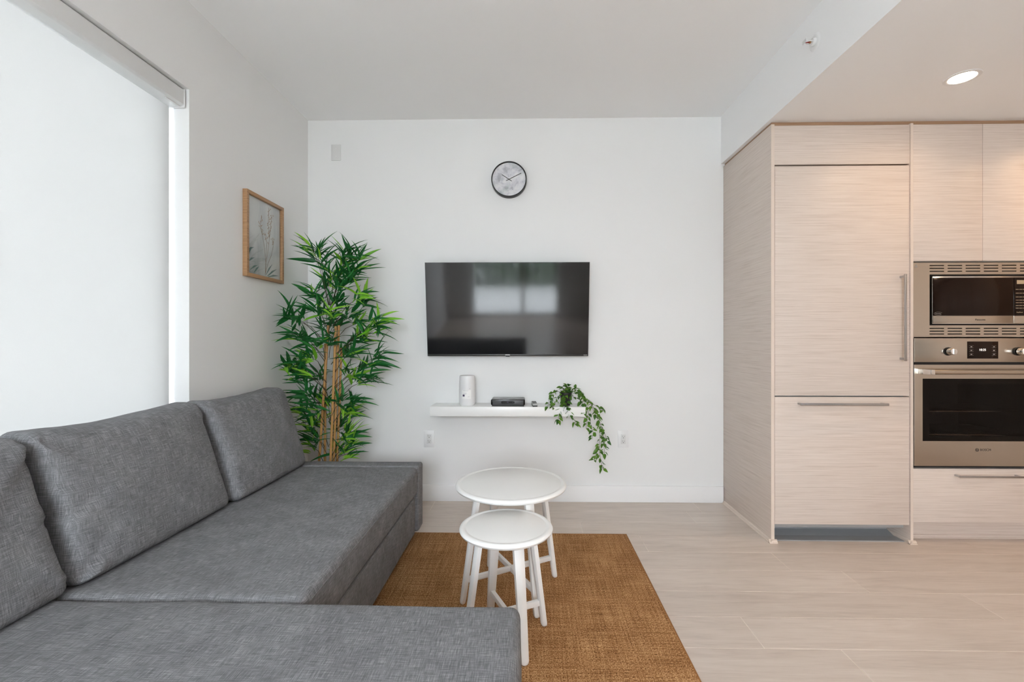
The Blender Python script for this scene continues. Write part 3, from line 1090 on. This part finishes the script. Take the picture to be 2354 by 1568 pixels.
fac = t.math('MULTIPLY', fac, t.math('ADD', t.noise(t.coords('UV', (16, 9, 1)), 1.0, 3), 0.35))
t.l(t.mix(fac, cc, lin(112, 126, 138)), t.b.inputs['Base Color'])
xp = XL + .010
cv = MB().box(XL + .004, xp, py0 + fw, py1 - fw, pzB + fw, pzT - fw).build('print', pm, pf)
M['ochre'] = mat('ochre_paint', lin(168, 138, 104), 0.6)
M['umber'] = mat('umber_paint', lin(128, 112, 92), 0.6)
M['teal_paint'] = mat('teal_paint', lin(112, 138, 138), 0.6)
iy0, iy1, iz0, iz1 = py0 + fw, py1 - fw, pzB + fw, pzT - fw


def PP(a, b):
    return Vector((xp + .0003, iy0 + (iy1 - iy0) * a, iz0 + (iz1 - iz0) * b))


def stroke(pts, wd_, m, name='brush_stroke'):
    mb = MB()
    P_ = [PP(*q) for q in pts]
    vsx = []
    for i, p in enumerate(P_):
        d = (P_[min(i + 1, len(P_) - 1)] - P_[max(i - 1, 0)]).normalized()
        n_ = Vector((0, -d.z, d.y))
        k = wd_[i] if isinstance(wd_, (list, tuple)) else wd_
        vsx += [p - n_ * k / 2, p + n_ * k / 2]
    mb.add(vsx, [(2 * i, 2 * i + 1, 2 * i + 3, 2 * i + 2) for i in range(len(P_) - 1)]).build(name, m, cv, smooth=False)


rs = random.Random(3)
stalks = [[(.53, .02), (.56, .2), (.62, .38), (.66, .55), (.62, .74), (.64, .96)],
          [(.53, .02), (.54, .2), (.5, .42), (.44, .55), (.38, .66), (.42, .80)],
          [(.53, .04), (.62, .2), (.72, .32), (.78, .46), (.76, .56)],
          [(.66, .55), (.70, .72), (.74, .88)],
          [(.54, .2), (.58, .45), (.54, .58)]]
for st in stalks:
    stroke(st, .0032, 'umber', 'stalk')
for st in stalks:
    for i in range(len(st) - 1):
        if st[i][1] < .44:
            continue
        for k in range(9):
            q = k / 9
            a = st[i][0] + (st[i + 1][0] - st[i][0]) * q + rs.uniform(-.045, .045)
            b = st[i][1] + (st[i + 1][1] - st[i][1]) * q
            stroke([(a, b), (a + rs.uniform(-.02, .02), b + .012), (a + rs.uniform(-.02, .02), b + .026)], [.001, .006, .001], 'ochre', 'seed_mark')
for a, b, c_, d_ in ((.02, .22, .14, .33), (.02, .28, .20, .35), (.02, .18, .10, .30), (.05, .15, .22, .22), (.60, .02, .90, .15), (.62, .01, .95, .06), (.55, .03, .75, .20), (.1, .05, .3, .13), (.2, .02, .35, .12)):
    stroke([(a, b), ((a + c_) / 2, (b + d_) / 2 + .01), (c_, d_)], [.003, .012, .001], 'teal_paint', 'leaf_mark')
MB().box(XL + .0145, XL + .016, py0 + fw * .7, py1 - fw * .7, pzB + fw * .7, pzT - fw * .7).build('glazing', 'clear', pf)

# ------------------------------------------------------------------ floating shelf and the things on it
ZSH, YSH = .702, 3.055
sx0 = onY(988, 945, YSH).x
sx1 = .388
sh = MB().box(sx0, sx1, YSH, YB, ZSH - .064, ZSH).build('floating_shelf', 'lacquer', bevel=.0015)
tag(sh, 'white floating wall shelf under the television', 'shelf')

# router
rx, ry = -.418, 3.135
ro = thing('mesh_router', 'white cylindrical router with a printed label on the shelf', 'router', (rx, ry, ZSH))
MB().lathe([(0, 0), (.046, 0), (.050, .004), (.0545, .012), (.056, .05), (.0555, .12), (.053, .195), (.0505, .203), (.046, .2055), (0, .2045)], 56, 'Z', (rx, ry, ZSH), (1.0, .8)).build('body', 'plastic_white', ro)
MB().lathe([(0, .2048), (.045, .2048), (.0455, .2062), (.042, .2066), (0, .2060)], 48, 'Z', (rx, ry, ZSH), (1.0, .8)).build('top_vent', 'plastic_dim', ro)


def on_cyl(dx, z, w_, h_, m, name, parent):
    vs_, fs_ = [], []
    n_ = 6
    for i in range(n_ + 1):
        x = dx - w_ / 2 + w_ * i / n_
        y = -.8 * math.sqrt(max(.0563 ** 2 - x * x, 0))
        vs_ += [(rx + x, ry + y, ZSH + z - h_ / 2), (rx + x, ry + y, ZSH + z + h_ / 2)]
    fs_ = [(2 * i, 2 * i + 1, 2 * i + 3, 2 * i + 2) for i in range(n_)]
    return MB().add(vs_, fs_).build(name, m, parent)


lb = on_cyl(.002, .078, .060, .060, 'lacquer', 'label_sticker', ro)
rx, ry = rx, ry - .0004
for dx, z, w_, h_ in ((-.004, .104, .036, .0022), (-.010, .087, .026, .0022), (-.010, .081, .022, .002), (.016, .062, .012, .002), (.024, .117, .006, .003)):
    on_cyl(dx, z, w_, h_, 'light_grey', 'label_line', lb)
on_cyl(-.018, .071, .0135, .0135, 'purple', 'label_icon', lb)
ry += .0004

# set-top box
sb = thing('set_top_box', 'small charcoal set-top box with oval display on the shelf', 'set-top box', (-.134, 3.13, ZSH))
bx0, bx1, by0, by1 = -.249, -.018, 3.075, 3.21
MB().box(bx0 + .006, bx1 - .006, by0 + .004, by1 - .006, ZSH, ZSH + .006).build('base', 'black_matt', sb)
MB().prism([(bx0 + .010, ZSH + .005), (bx0, ZSH + .013), (bx0, ZSH + .042), (bx0 + .006, ZSH + .047), (bx1 - .006, ZSH + .047), (bx1, ZSH + .042), (bx1, ZSH + .013), (bx1 - .010, ZSH + .005)], by0 + .003, by1).build('shell', 'black_gloss', sb, bevel=.0015)
MB().prism([(bx0 + .014, ZSH + .009), (bx0 + .011, ZSH + .013), (bx0 + .011, ZSH + .042), (bx1 - .011, ZSH + .042), (bx1 - .011, ZSH + .013), (bx1 - .014, ZSH + .009)], by0, by0 + .004).build('front_panel', 'box_grey', sb, bevel=.0008)
MB().box(bx0 + .008, bx1 - .008, by0 + .006, by1 - .006, ZSH + .0468, ZSH + .0482).build('top_cover', 'box_top', sb, bevel=.0005)
dsx = MB()
ov_ = [(-.134 + .0 + (.035 if math.cos(t_) > 0 else -.035) * 1 + .0105 * math.cos(t_), ZSH + .028 + .0085 * math.sin(t_)) for t_ in [i * math.pi / 12 for i in range(24)]]
dsx.prism(ov_, by0 - .0008, by0 + .001).build('display_window', 'black_gloss', sb)
MB().box(-.140, -.130, by0 - .0011, by0 - .0008, ZSH + .026, ZSH + .031).build('status_light', 'purple', sb)
for k in range(6):
    a = k / 6 * 2 * math.pi
MB().lathe([(.0065, by0 - .0012), (.008, by0 - .0012), (.008, by0 - .0008), (.0065, by0 - .0008), (.0065, by0 - .0012)], 20, 'Y', (-.094, 0, ZSH + .028)).build('button_ring', 'box_grey', sb)

# remote control, lying askew
rm = thing('remote_control', 'silver and black remote control lying on the shelf', 'remote', (.046, 3.135, ZSH), rot=(0, 0, math.radians(3)))
MB().box(-.0165, .0165, -.075, .075, 0, .009).build('lower_shell', 'black_matt', rm, world=False, bevel=.003)
MB().box(-.0175, .0175, -.076, .075, .009, .019).build('upper_shell', 'silver', rm, world=False, bevel=.004, seg=3)
for i in range(3):
    for j in range(7):
        MB().box(-.0125 + i * .0095, -.0065 + i * .0095, -.038 + j * .0155, -.028 + j * .0155, .019, .0205).build('button', 'black_matt', rm, world=False)
MB().box(-.014, .014, -.0767, -.0755, .010, .017).build('end_plate', 'light_grey', rm, world=False)

# ------------------------------------------------------------------ rug
RUX0, RUX1, RUY0, RUY1 = -.78, .583, .55, 2.694
rg = thing('jute_rug', 'brown woven jute rug under the nesting tables', 'rug', (0, 1.6, 0))
MB().box(RUX0 + .006, RUX1 - .006, RUY0 + .006, RUY1 - .006, .0005, .0095).build('weave', 'rug', rg, bevel=.002)
eb = MB()
for a in ((RUX0, RUX1, RUY0, RUY0 + .007), (RUX0, RUX1, RUY1 - .007, RUY1), (RUX0, RUX0 + .007, RUY0 + .007, RUY1 - .007), (RUX1 - .007, RUX1, RUY0 + .007, RUY1 - .007)):
    eb.box(*a, .0005, .009)
eb.build('bound_edge', 'rug_edge', rg, bevel=.002)
ZR = .0095

# ------------------------------------------------------------------ sofa
SX0, SXF, SY1, SYM, SY0 = XL + .022, -.632, 2.722, 1.268, .42
SZ = .424
sf = thing('corner_sofa', 'dark grey fabric corner sofa with chaise and pull-out drawer front', 'sofa', (-1.1, 1.5, 0))


def crumple(amp, sc, seed):
    def fn(p, n):
        q = Vector((p.x * sc, p.y * sc, p.z * sc + seed))
        return p + n * (noise.noise(q) * amp + noise.noise(q * 3.1) * amp * .35)
    return fn


EP = 2.612          # seam of the end panel
seat = soft((SX0, SYM, .262), (SXF, EP, SZ), .026, .045, crumple(.004, 3.0, 1.0)).build('seat', 'fabric', sf, angle=180)
soft((SX0, EP + .0005, .045), (SXF + .004, SY1, SZ - .001), .016, .05, crumple(.002, 3.0, 5.0)).build('end_panel', 'fabric', sf, angle=180)
soft((SX0 + .02, SYM + .02, .035), (SXF - .016, EP - .001, .244), .012, .06, crumple(.0015, 3.0, 9.0)).build('pull_out_drawer', 'fabric', sf, angle=180)
soft((SX0, SY0 + .02, .26), (-.018, SYM - .002, SZ + .002), .03, .04, crumple(.0055, 2.6, 14.0)).build('chaise_seat', 'fabric', sf, angle=180)
soft((SX0 + .01, SY0 + .03, .045), (-.024, SYM - .006, .262), .012, .06, crumple(.0015, 3.0, 19.0)).build('chaise_base', 'fabric', sf, angle=180)
# welts along the front edges
MB().tube([(SXF + .0005, SYM + .03, SZ - .026), (SXF + .0005, EP - .02, SZ - .026)], .0022, 6).build('front_welt', 'fabric', sf)
MB().tube([(-.0215, SY0 + .06, SZ - .020), (-.0215, SYM - .05, SZ - .020)], .0022, 6).build('chaise_welt', 'fabric', sf)
# slanted backrest
bk_ = MB().prism([(SX0 - .006, .40), (-1.455, .40), (-1.520, .66), (SX0 - .006, .66)], SY0 + .03, 2.66)
bk_.build('backrest', 'fabric', sf, bevel=.012, seg=3)
for x, y, z in ((-.82, 1.6, 0), (-.82, 2.5, 0), (-1.45, 2.5, 0), (-1.45, 1.5, 0), (-1.45, .6, 0), (-.13, .68, ZR), (-.13, 1.16, ZR)):
    MB().lathe([(0, z), (.022, z), (.024, .046), (0, .046)], 20, 'Z', (x, y, 0)).build('foot', 'foot', sf)


def cushion(y0, y1, seed, label, zt, xf=0.0, tw_=0.0, folds=()):
    """plump boxy cushion leaning on the backrest; bottom front edge near x = -1.29"""
    W, H, D = y1 - y0, zt - SZ + .02, .135
    lean = math.radians(17.5)
    o = thing('back_cushion', label, 'cushion', (-1.36 + xf, (y0 + y1) / 2, SZ), 'loose back cushions on the sofa')

    def fn(p, n):
        u, v_ = p.y / (W / 2), (p.z - H / 2) / (H / 2)
        bul = max(0, 1 - u * u) ** .6 * max(0, 1 - v_ * v_) ** .6
        x = p.x + (.034 * bul if n.x >= 0 and p.x > 0 else (-.012 * bul if p.x < 0 else 0))
        y = p.y
        z = p.z
        # sides draw in slightly between the corners, the top sags a little in the middle
        y -= math.copysign(.014 * (1 - v_ * v_), u) * min(1, abs(u) ** 6)
        z -= .012 * (1 - u * u) * max(0, v_) ** 6
        q = Vector((x * 4, y * 5 + seed, z * 5))
        k = noise.noise(q) * .006 + noise.noise(q * 2.7) * .003
        # creases running in from the side seams and corners
        for (fu, fv, ang, amp, ln) in folds:
            du, dv = (u - fu) * W / 2, (v_ - fv) * H / 2
            along = du * math.cos(ang) + dv * math.sin(ang)
            across = -du * math.sin(ang) + dv * math.cos(ang)
            if along > -.03:
                k += amp * math.exp(-(across / .014) ** 2) * math.exp(-max(along, 0) / ln) - amp * .8 * math.exp(-((across - .028) / .016) ** 2) * math.exp(-max(along, 0) / ln)
        x += k * (1 if p.x > 0 else -.5)
        if abs(v_) > .9:
            z += k * .6
        return Vector((x - math.sin(lean) * z * 1.0, y + tw_ * z, z * math.cos(lean)))
    mb = soft((-D / 2, -W / 2, 0), (D / 2, W / 2, H / math.cos(lean)), .042, .02, fn)
    mb.build('cover', 'fabric', o, world=False, angle=180)
    # zipper seam along the underside back edge
    MB().tube([(-D / 2 + .008, -W / 2 + .06, .004), (-D / 2 + .008, W / 2 - .06, .004)], .0022, 6).build('seam', 'fabric', o, world=False)
    return o


PI = math.pi
cushion(1.993, 2.655, 3.0, 'dark grey back cushion beside the bamboo plant', .862, .01, .0,
        [(-.92, .86, -.5, .010, .10), (-.95, .55, -.1, .006, .10), (-.9, -.85, .6, .008, .08)])
cushion(1.294, 1.990, 11.0, 'dark grey back cushion between two others, creased at its upper corner', .866, -.004, .0,
        [(-.90, .80, -.65, .014, .12), (-.98, .25, -.2, .009, .12), (-.96, -.2, .35, .010, .14), (-.85, -.88, .75, .012, .10), (.9, .8, -2.5, .006, .1)])
cushion(.57, 1.291, 23.0, 'dark grey back cushion at the chaise corner of the sofa', .862, -.008, .0,
        [(.92, .1, 2.8, .010, .12), (.9, -.7, 2.4, .012, .10), (.9, .85, -2.4, .010, .1)])

# ------------------------------------------------------------------ nesting tables
def table(name, label, cx, cy, h, r, rt, rf_, phi, z0):
    o = thing(name, label, 'side table', (cx, cy, z0), 'nesting side tables')
    H = h - z0
    MB().lathe([(0, H - .001), (r - .030, H - .001), (r - .027, H - .002), (r - .022, H - .002), (r - .018, H), (r - .010, H), (r - .003, H - .004), (r, H - .010), (r - .003, H - .017), (r - .012, H - .023), (0, H - .023)],
               96, 'Z').build('tabletop', 'lacquer', o, world=False)
    MB().lathe([(rt + .02, H - .023), (rt + .02, H - .030), (rt - .03, H - .030), (rt - .03, H - .023)], 48, 'Z').build('apron_ring', 'lacquer', o, world=False)
    ends = []
    for k in range(4):
        a = phi + k * PI / 2
        d, n_ = Vector((math.cos(a), math.sin(a), 0)), Vector((-math.sin(a), math.cos(a), 0))
        top, bot = d * rt + Vector((0, 0, H - .0235)), d * rf_
        mb = MB()
        rings = []
        for tq, wr, wt in ((0, .021, .0135), (.35, .0195, .0135), (.75, .0165, .013), (.97, .0145, .0125), (.992, .0125, .0108), (1.0, .008, .007)):
            p = top.lerp(bot, tq)
            ring = []
            for (s1, s2) in ((1, .35), (.6, 1), (-.6, 1), (-1, .35), (-1, -.35), (-.6, -1), (.6, -1), (1, -.35)):
                mb.v.append(p + d * wt * s1 + n_ * wr * s2 * .95)
                ring.append(len(mb.v) - 1)
            rings.append(ring)
        for r1_, r2_ in zip(rings, rings[1:]):
            for i in range(8):
                j = (i + 1) % 8
                mb.f.append((r1_[i], r1_[j], r2_[j], r2_[i]))
        mb.f.append(tuple(rings[0]))
        mb.f.append(tuple(reversed(rings[-1])))
        mb.build('leg', 'lacquer', o, world=False, angle=60)
        zz = .098
        tq = (H - .0235 - zz) / (H - .0235)
        ends.append(top.lerp(bot, tq) - d * .010)
    for k in range(4):
        e = ends[k]
        d = Vector((e.x, e.y, 0)).normalized()
        n_ = Vector((-d.y, d.x, 0)) * .0085
        hh = Vector((0, 0, .011))
        s_ = d * .0
        if k in (0, 2):
            c0 = Vector((0, 0, e.z))
        else:
            c0 = d * .009 + Vector((0, 0, e.z))
        q = [c0 - n_ - hh, c0 + n_ - hh, e + n_ - hh, e - n_ - hh, c0 - n_ + hh, c0 + n_ + hh, e + n_ + hh, e - n_ + hh]
        MB().add(q, [(0, 1, 2, 3), (7, 6, 5, 4), (0, 4, 5, 1), (1, 5, 6, 2), (2, 6, 7, 3), (3, 7, 4, 0)]).build('stretcher', 'lacquer', o, world=False, bevel=.002)
    return o


table('nesting_table', 'larger white round side table standing over the small one', -.076, 2.084, .503, .253, .165, .236, math.radians(29), ZR)
table('nesting_table', 'smaller white round side table tucked under the larger one', -.083, 1.752, .441, .1795, .108, .166, math.radians(26), ZR)


# ------------------------------------------------------------------ bamboo plant
def leaf_mesh(name, L, W, droop, m, fold=.25, seg=6, curl=0.0):
    mb = MB()
    for i in range(seg + 1):
        t_ = i / seg
        wv = W * (math.sin(PI * min(1, t_ ** .62)) ** .8 if 0 < t_ < 1 else 0.02)
        x = L * t_
        z = -droop * L * t_ * t_
        y = curl * L * t_ * t_
        mb.v += [Vector((x, y - wv / 2, z + wv * fold)), Vector((x, y, z)), Vector((x, y + wv / 2, z + wv * fold))]
    for i in range(seg):
        a = 3 * i
        mb.f += [(a, a + 1, a + 4, a + 3), (a + 1, a + 2, a + 5, a + 4)]
    me = mb.mesh(name)
    me.materials.append(M[m])
    return me


BX, BY = -1.305, 2.975
bp = thing('bamboo_plant', 'tall artificial bamboo plant with tan canes in the room corner', 'plant', (BX, BY, 0))
MB().lathe([(0, 0), (.10, 0), (.115, .02), (.13, .20), (.135, .205), (.135, .22), (.12, .22), (.115, .19), (0, .19)], 48, 'Z', (BX, BY, 0)).build('pot', 'pot', bp)
MB().lathe([(0, .195), (.06, .198), (.116, .190)], 32, 'Z', (BX, BY, 0)).build('moss', 'soil', bp)
# canes: bottom and top picked from the photograph, each at its own depth
canes = [((734, 1057), (755, 748), 2.96), ((747, 1057), (748, 790), 3.00), ((760, 1057), (772, 750), 2.95), ((767, 1057), (779, 748), 2.98), ((775, 1057), (785, 800), 3.02)]
for (ub, vb), (ut, vt), y in canes:
    b, tpp = onY(ub, vb, y), onY(ut, vt, y)
    d = tpp - b
    base = b - d * ((b.z - .19) / d.z)
    base.x = BX + max(-.09, min(.09, base.x - BX))
    pts = [base.lerp(b, q / 3) for q in range(3)] + [b.lerp(tpp, q / 8) for q in range(9)]
    cane = MB().tube(pts, .0082, 12).build('cane', 'bamboo', bp)
    nd = MB()
    L = (tpp - base).length
    nk = int(L / .13)
    for k in range(1, nk):
        p = base.lerp(tpp, (k + random.uniform(-.1, .1)) / nk) if k / nk > .3 else base.lerp(tpp, k / nk)
        # node rings follow the cane
        q = min(pts, key=lambda z_: abs(z_.z - p.z))
        i = pts.index(q)
        j = min(i + 1, len(pts) - 1)
        if pts[j].z > p.z > pts[i].z:
            p = pts[i].lerp(pts[j], (p.z - pts[i].z) / (pts[j].z - pts[i].z))
        elif i > 0:
            p = pts[i - 1].lerp(pts[i], (p.z - pts[i - 1].z) / max(1e-6, pts[i].z - pts[i - 1].z))
        nd.lathe([(.0080, -.003), (.0098, 0), (.0080, .003)], 12, 'Z', p)
    nd.build('cane_node', 'bamboo', cane)

sprigs = [(370, 120), (430, 190), (345, 85), (580, 110), (655, 140), (560, 190), (640, 235), (480, 270), (575, 300), (350, 380), (400, 430), (520, 360), (650, 420), (690, 450),
          (170, 535), (245, 575), (375, 520), (470, 540), (600, 545), (640, 590), (760, 590), (815, 575), (720, 640), (240, 670), (300, 720), (400, 740), (470, 700), (600, 720), (680, 690),
          (800, 800), (745, 845), (195, 890), (270, 860), (340, 820), (560, 800), (610, 790), (700, 900), (245, 965), (320, 950), (395, 940), (560, 920), (640, 970), (715, 960),
          (300, 1070), (370, 1100), (440, 1130), (540, 1120), (615, 1110), (285, 1180), (345, 1170), (560, 1200), (600, 1190), (320, 1285), (390, 1260), (520, 1280), (590, 1300), (345, 1345), (560, 1360), (605, 1385), (350, 1420), (525, 1450), (585, 1460),
          (500, 470), (440, 340), (540, 240), (500, 620), (420, 620)]
variants = {}
for key in ('leaf_dark', 'leaf_bright'):
    variants[key] = [leaf_mesh('leaf', 1.0, (.125 + .02 * k), .12 + .13 * k, key, .22, 6, (-.12, .12, .05)[k]) for k in range(3)]
rb = random.Random(21)
extra, young = MB(), MB()
n_leaf = 0
axis_pts = [onY(757, 1100, 2.97), onY(765, 560, 2.97)]
for si, (zx, zy) in enumerate(sprigs):
    u, v = 600 + zx / 2.903, 540 + zy / 2.903
    dep = 2.97 + rb.uniform(-.14, .12)
    p = onY(u, v, dep)
    if p.x < XL + .13:
        dep = 2.70 + rb.uniform(0, .03) if u < 640 else 2.80
        p = onY(u, v, dep)
    if p.y > YB - .12:
        p = onY(u, v, YB - .14)
    if p.z < .62:
        p = onY(u, v, max(dep, 2.93))
    # the twig leaves the nearest cane a little lower down
    q = Vector((BX + (p.x - BX) * .12 + rb.uniform(-.02, .02), BY + (p.y - BY) * .12, max(.3, min(p.z - .10 - .32 * abs(p.x - BX), 1.38))))
    outv = Vector((p.x - BX, (p.y - BY), .10 + max(0, p.z - 1.35) * .35))
    outv = outv.normalized() if outv.length > .02 else Vector((0, 0, 1))
    midp = q.lerp(p, .55) + Vector((0, 0, .03))
    tw_o = MB().tube([q, midp, p], [.0022, .0018, .0012], 5).build('twig', 'twig', bp)
    bright = rb.random() < .42
    nl = 5
    for k in range(nl + 9):
        az = rb.uniform(0, 2 * PI)
        d = outv * rb.uniform(.45, 1.1) + Vector((math.cos(az), math.sin(az) * .8, rb.uniform(-.55, .75))) * .75
        d.normalize()
        back = rb.random() * .35
        pos = p.lerp(midp, back) + Vector((rb.uniform(-.025, .025), rb.uniform(-.025, .025), rb.uniform(-.03, .03)))
        L = rb.uniform(.09, .17)
        tip = pos + d * L
        if tip.x < XL + .03:
            d.x = max(abs(d.x) * .3, -(pos.x - XL - .05) / L if pos.x > XL + .05 else .2)
            d.normalize()
        if tip.y > YB - .03:
            d.y = -abs(d.y)
        if tip.y < SY1 + .02 and tip.z < .62:
            d.y = abs(d.y)
        key = 'leaf_bright' if (bright and k in (0, 1, 2, 5, 6, 7)) or rb.random() < .06 else 'leaf_dark'
        me = rb.choice(variants[key])
        rot = d.to_track_quat('X', 'Z') @ Quaternion((1, 0, 0), rb.uniform(-1.1, 1.1))
        if k < nl and n_leaf < 300:
            lo = bpy.data.objects.new('leaf', me)
            C.objects.link(lo)
            lo.parent = tw_o
            lo.location = pos - LOC[bp.name]
            lo.rotation_mode = 'QUATERNION'
            lo.rotation_quaternion = rot
            lo.scale = (L, L, L)
            n_leaf += 1
        else:
            mtx = Matrix.Translation(pos) @ rot.to_matrix().to_4x4() @ Matrix.Scale(L, 4)
            me2 = rb.choice(variants[key])
            (extra if key == 'leaf_dark' else young).add([mtx @ vv.co for vv in me2.vertices], [tuple(f.vertices) for f in me2.polygons])
fo = extra.build('foliage', 'leaf_dark', bp)
fo['kind'] = 'stuff'
fo = young.build('young_foliage', 'leaf_bright', bp)
fo['kind'] = 'stuff'

# ------------------------------------------------------------------ trailing plant on the shelf
ipx, ipy = .262, 3.135
iv = thing('trailing_plant', 'trailing artificial ivy in a black pot at the end of the shelf', 'plant', (ipx, ipy, ZSH))
MB().lathe([(0, 0), (.030, 0), (.031, .003), (.040, .082), (.043, .083), (.043, .090), (.039, .090), (.037, .078), (0, .078)], 40, 'Z', (ipx, ipy, ZSH)).build('pot', 'pot', iv)
MB().lathe([(0, .084), (.02, .083), (.0375, .078)], 24, 'Z', (ipx, ipy, ZSH)).build('moss', 'soil', iv)
vines = [([(1303, 900), (1322, 893), (1340, 912), (1358, 928), (1372, 948), (1380, 975), (1379, 1010), (1378, 1040), (1383, 1066), (1385, 1078)], (3.13, 3.09), 40),
         ([(1305, 902), (1330, 905), (1352, 925), (1375, 935), (1388, 945)], (3.12, 3.06), 16),
         ([(1318, 902), (1335, 920), (1345, 945), (1350, 965), (1347, 985)], (3.10, 3.035), 14),
         ([(1340, 915), (1352, 945), (1358, 975), (1364, 995), (1361, 1010)], (3.10, 3.04), 15),
         ([(1358, 930), (1372, 960), (1386, 985), (1393, 1005), (1395, 1014)], (3.08, 3.05), 13),
         ([(1378, 1000), (1388, 1020), (1390, 1045)], (3.06, 3.05), 8),
         ([(1377, 1030), (1370, 1045), (1366, 1060)], (3.06, 3.05), 7),
         ([(1290, 902), (1276, 898), (1266, 908), (1262, 925), (1258, 937)], (3.12, 3.04), 14),
         ([(1288, 904), (1280, 915), (1276, 930), (1270, 938)], (3.11, 3.03), 10),
         ([(1292, 905), (1290, 925), (1286, 945), (1284, 960), (1282, 970)], (3.09, 3.035), 13),
         ([(1298, 906), (1302, 925), (1308, 940), (1312, 955), (1322, 968), (1325, 976)], (3.09, 3.035), 14),
         ([(1300, 900), (1296, 893), (1290, 890)], (3.12, 3.09), 9),
         ([(1303, 900), (1305, 892), (1304, 888)], (3.13, 3.13), 9),
         ([(1308, 900), (1318, 893), (1332, 900), (1340, 905)], (3.13, 3.12), 10),
         ([(1296, 904), (1298, 915), (1296, 930), (1302, 938)], (3.085, 3.06), 14)]
ivs = [leaf_mesh('leaf', 1.0, .62, .10 + .15 * k, 'ivy', .18, 5, .0) for k in range(3)]
ri = random.Random(5)
for pts, (ya, yb2), nl in vines:
    n_ = len(pts)
    W = [onY(u, v, ya + (yb2 - ya) * i / (n_ - 1)) for i, (u, v) in enumerate(pts)]
    if pts[0][0] < 1320 and pts[0][1] < 910:
        W[0] = Vector((ipx + ri.uniform(-.02, .02), ipy + ri.uniform(-.02, .02), ZSH + .082))
    vo = MB().tube(W, .0011, 5).build('vine', 'twig', iv)
    nl = int(nl * 1.42)
    for k in range(nl):
        t_ = (k + ri.random()) / nl * (n_ - 1)
        i = min(int(t_), n_ - 2)
        p = W[i].lerp(W[i + 1], t_ - i)
        fw_ = (W[i + 1] - W[i]).normalized()
        az = ri.uniform(0, 2 * PI)
        d = (fw_ * .5 + Vector((math.cos(az), math.sin(az) * .7 - .15, ri.uniform(-.5, .35))) * .9).normalized()
        L = ri.uniform(.026, .040)
        if (p + d * L).y > YB - .004:
            d.y = -abs(d.y)
        if (p + d * L).z < ZSH and (p + d * L).y > YSH - .005 and (p + d * L).x < sx1 + .005:
            d = Vector((d.x, -abs(d.y) - .2, d.z)).normalized()
        rot = d.to_track_quat('X', 'Z') @ Quaternion((1, 0, 0), ri.uniform(-1.0, 1.0))
        lo = bpy.data.objects.new('leaf', ri.choice(ivs))
        C.objects.link(lo)
        lo.parent = vo
        lo.location = p + d * .005 - LOC[iv.name]
        lo.rotation_mode = 'QUATERNION'
        lo.rotation_quaternion = rot
        lo.scale = (L, L, L)
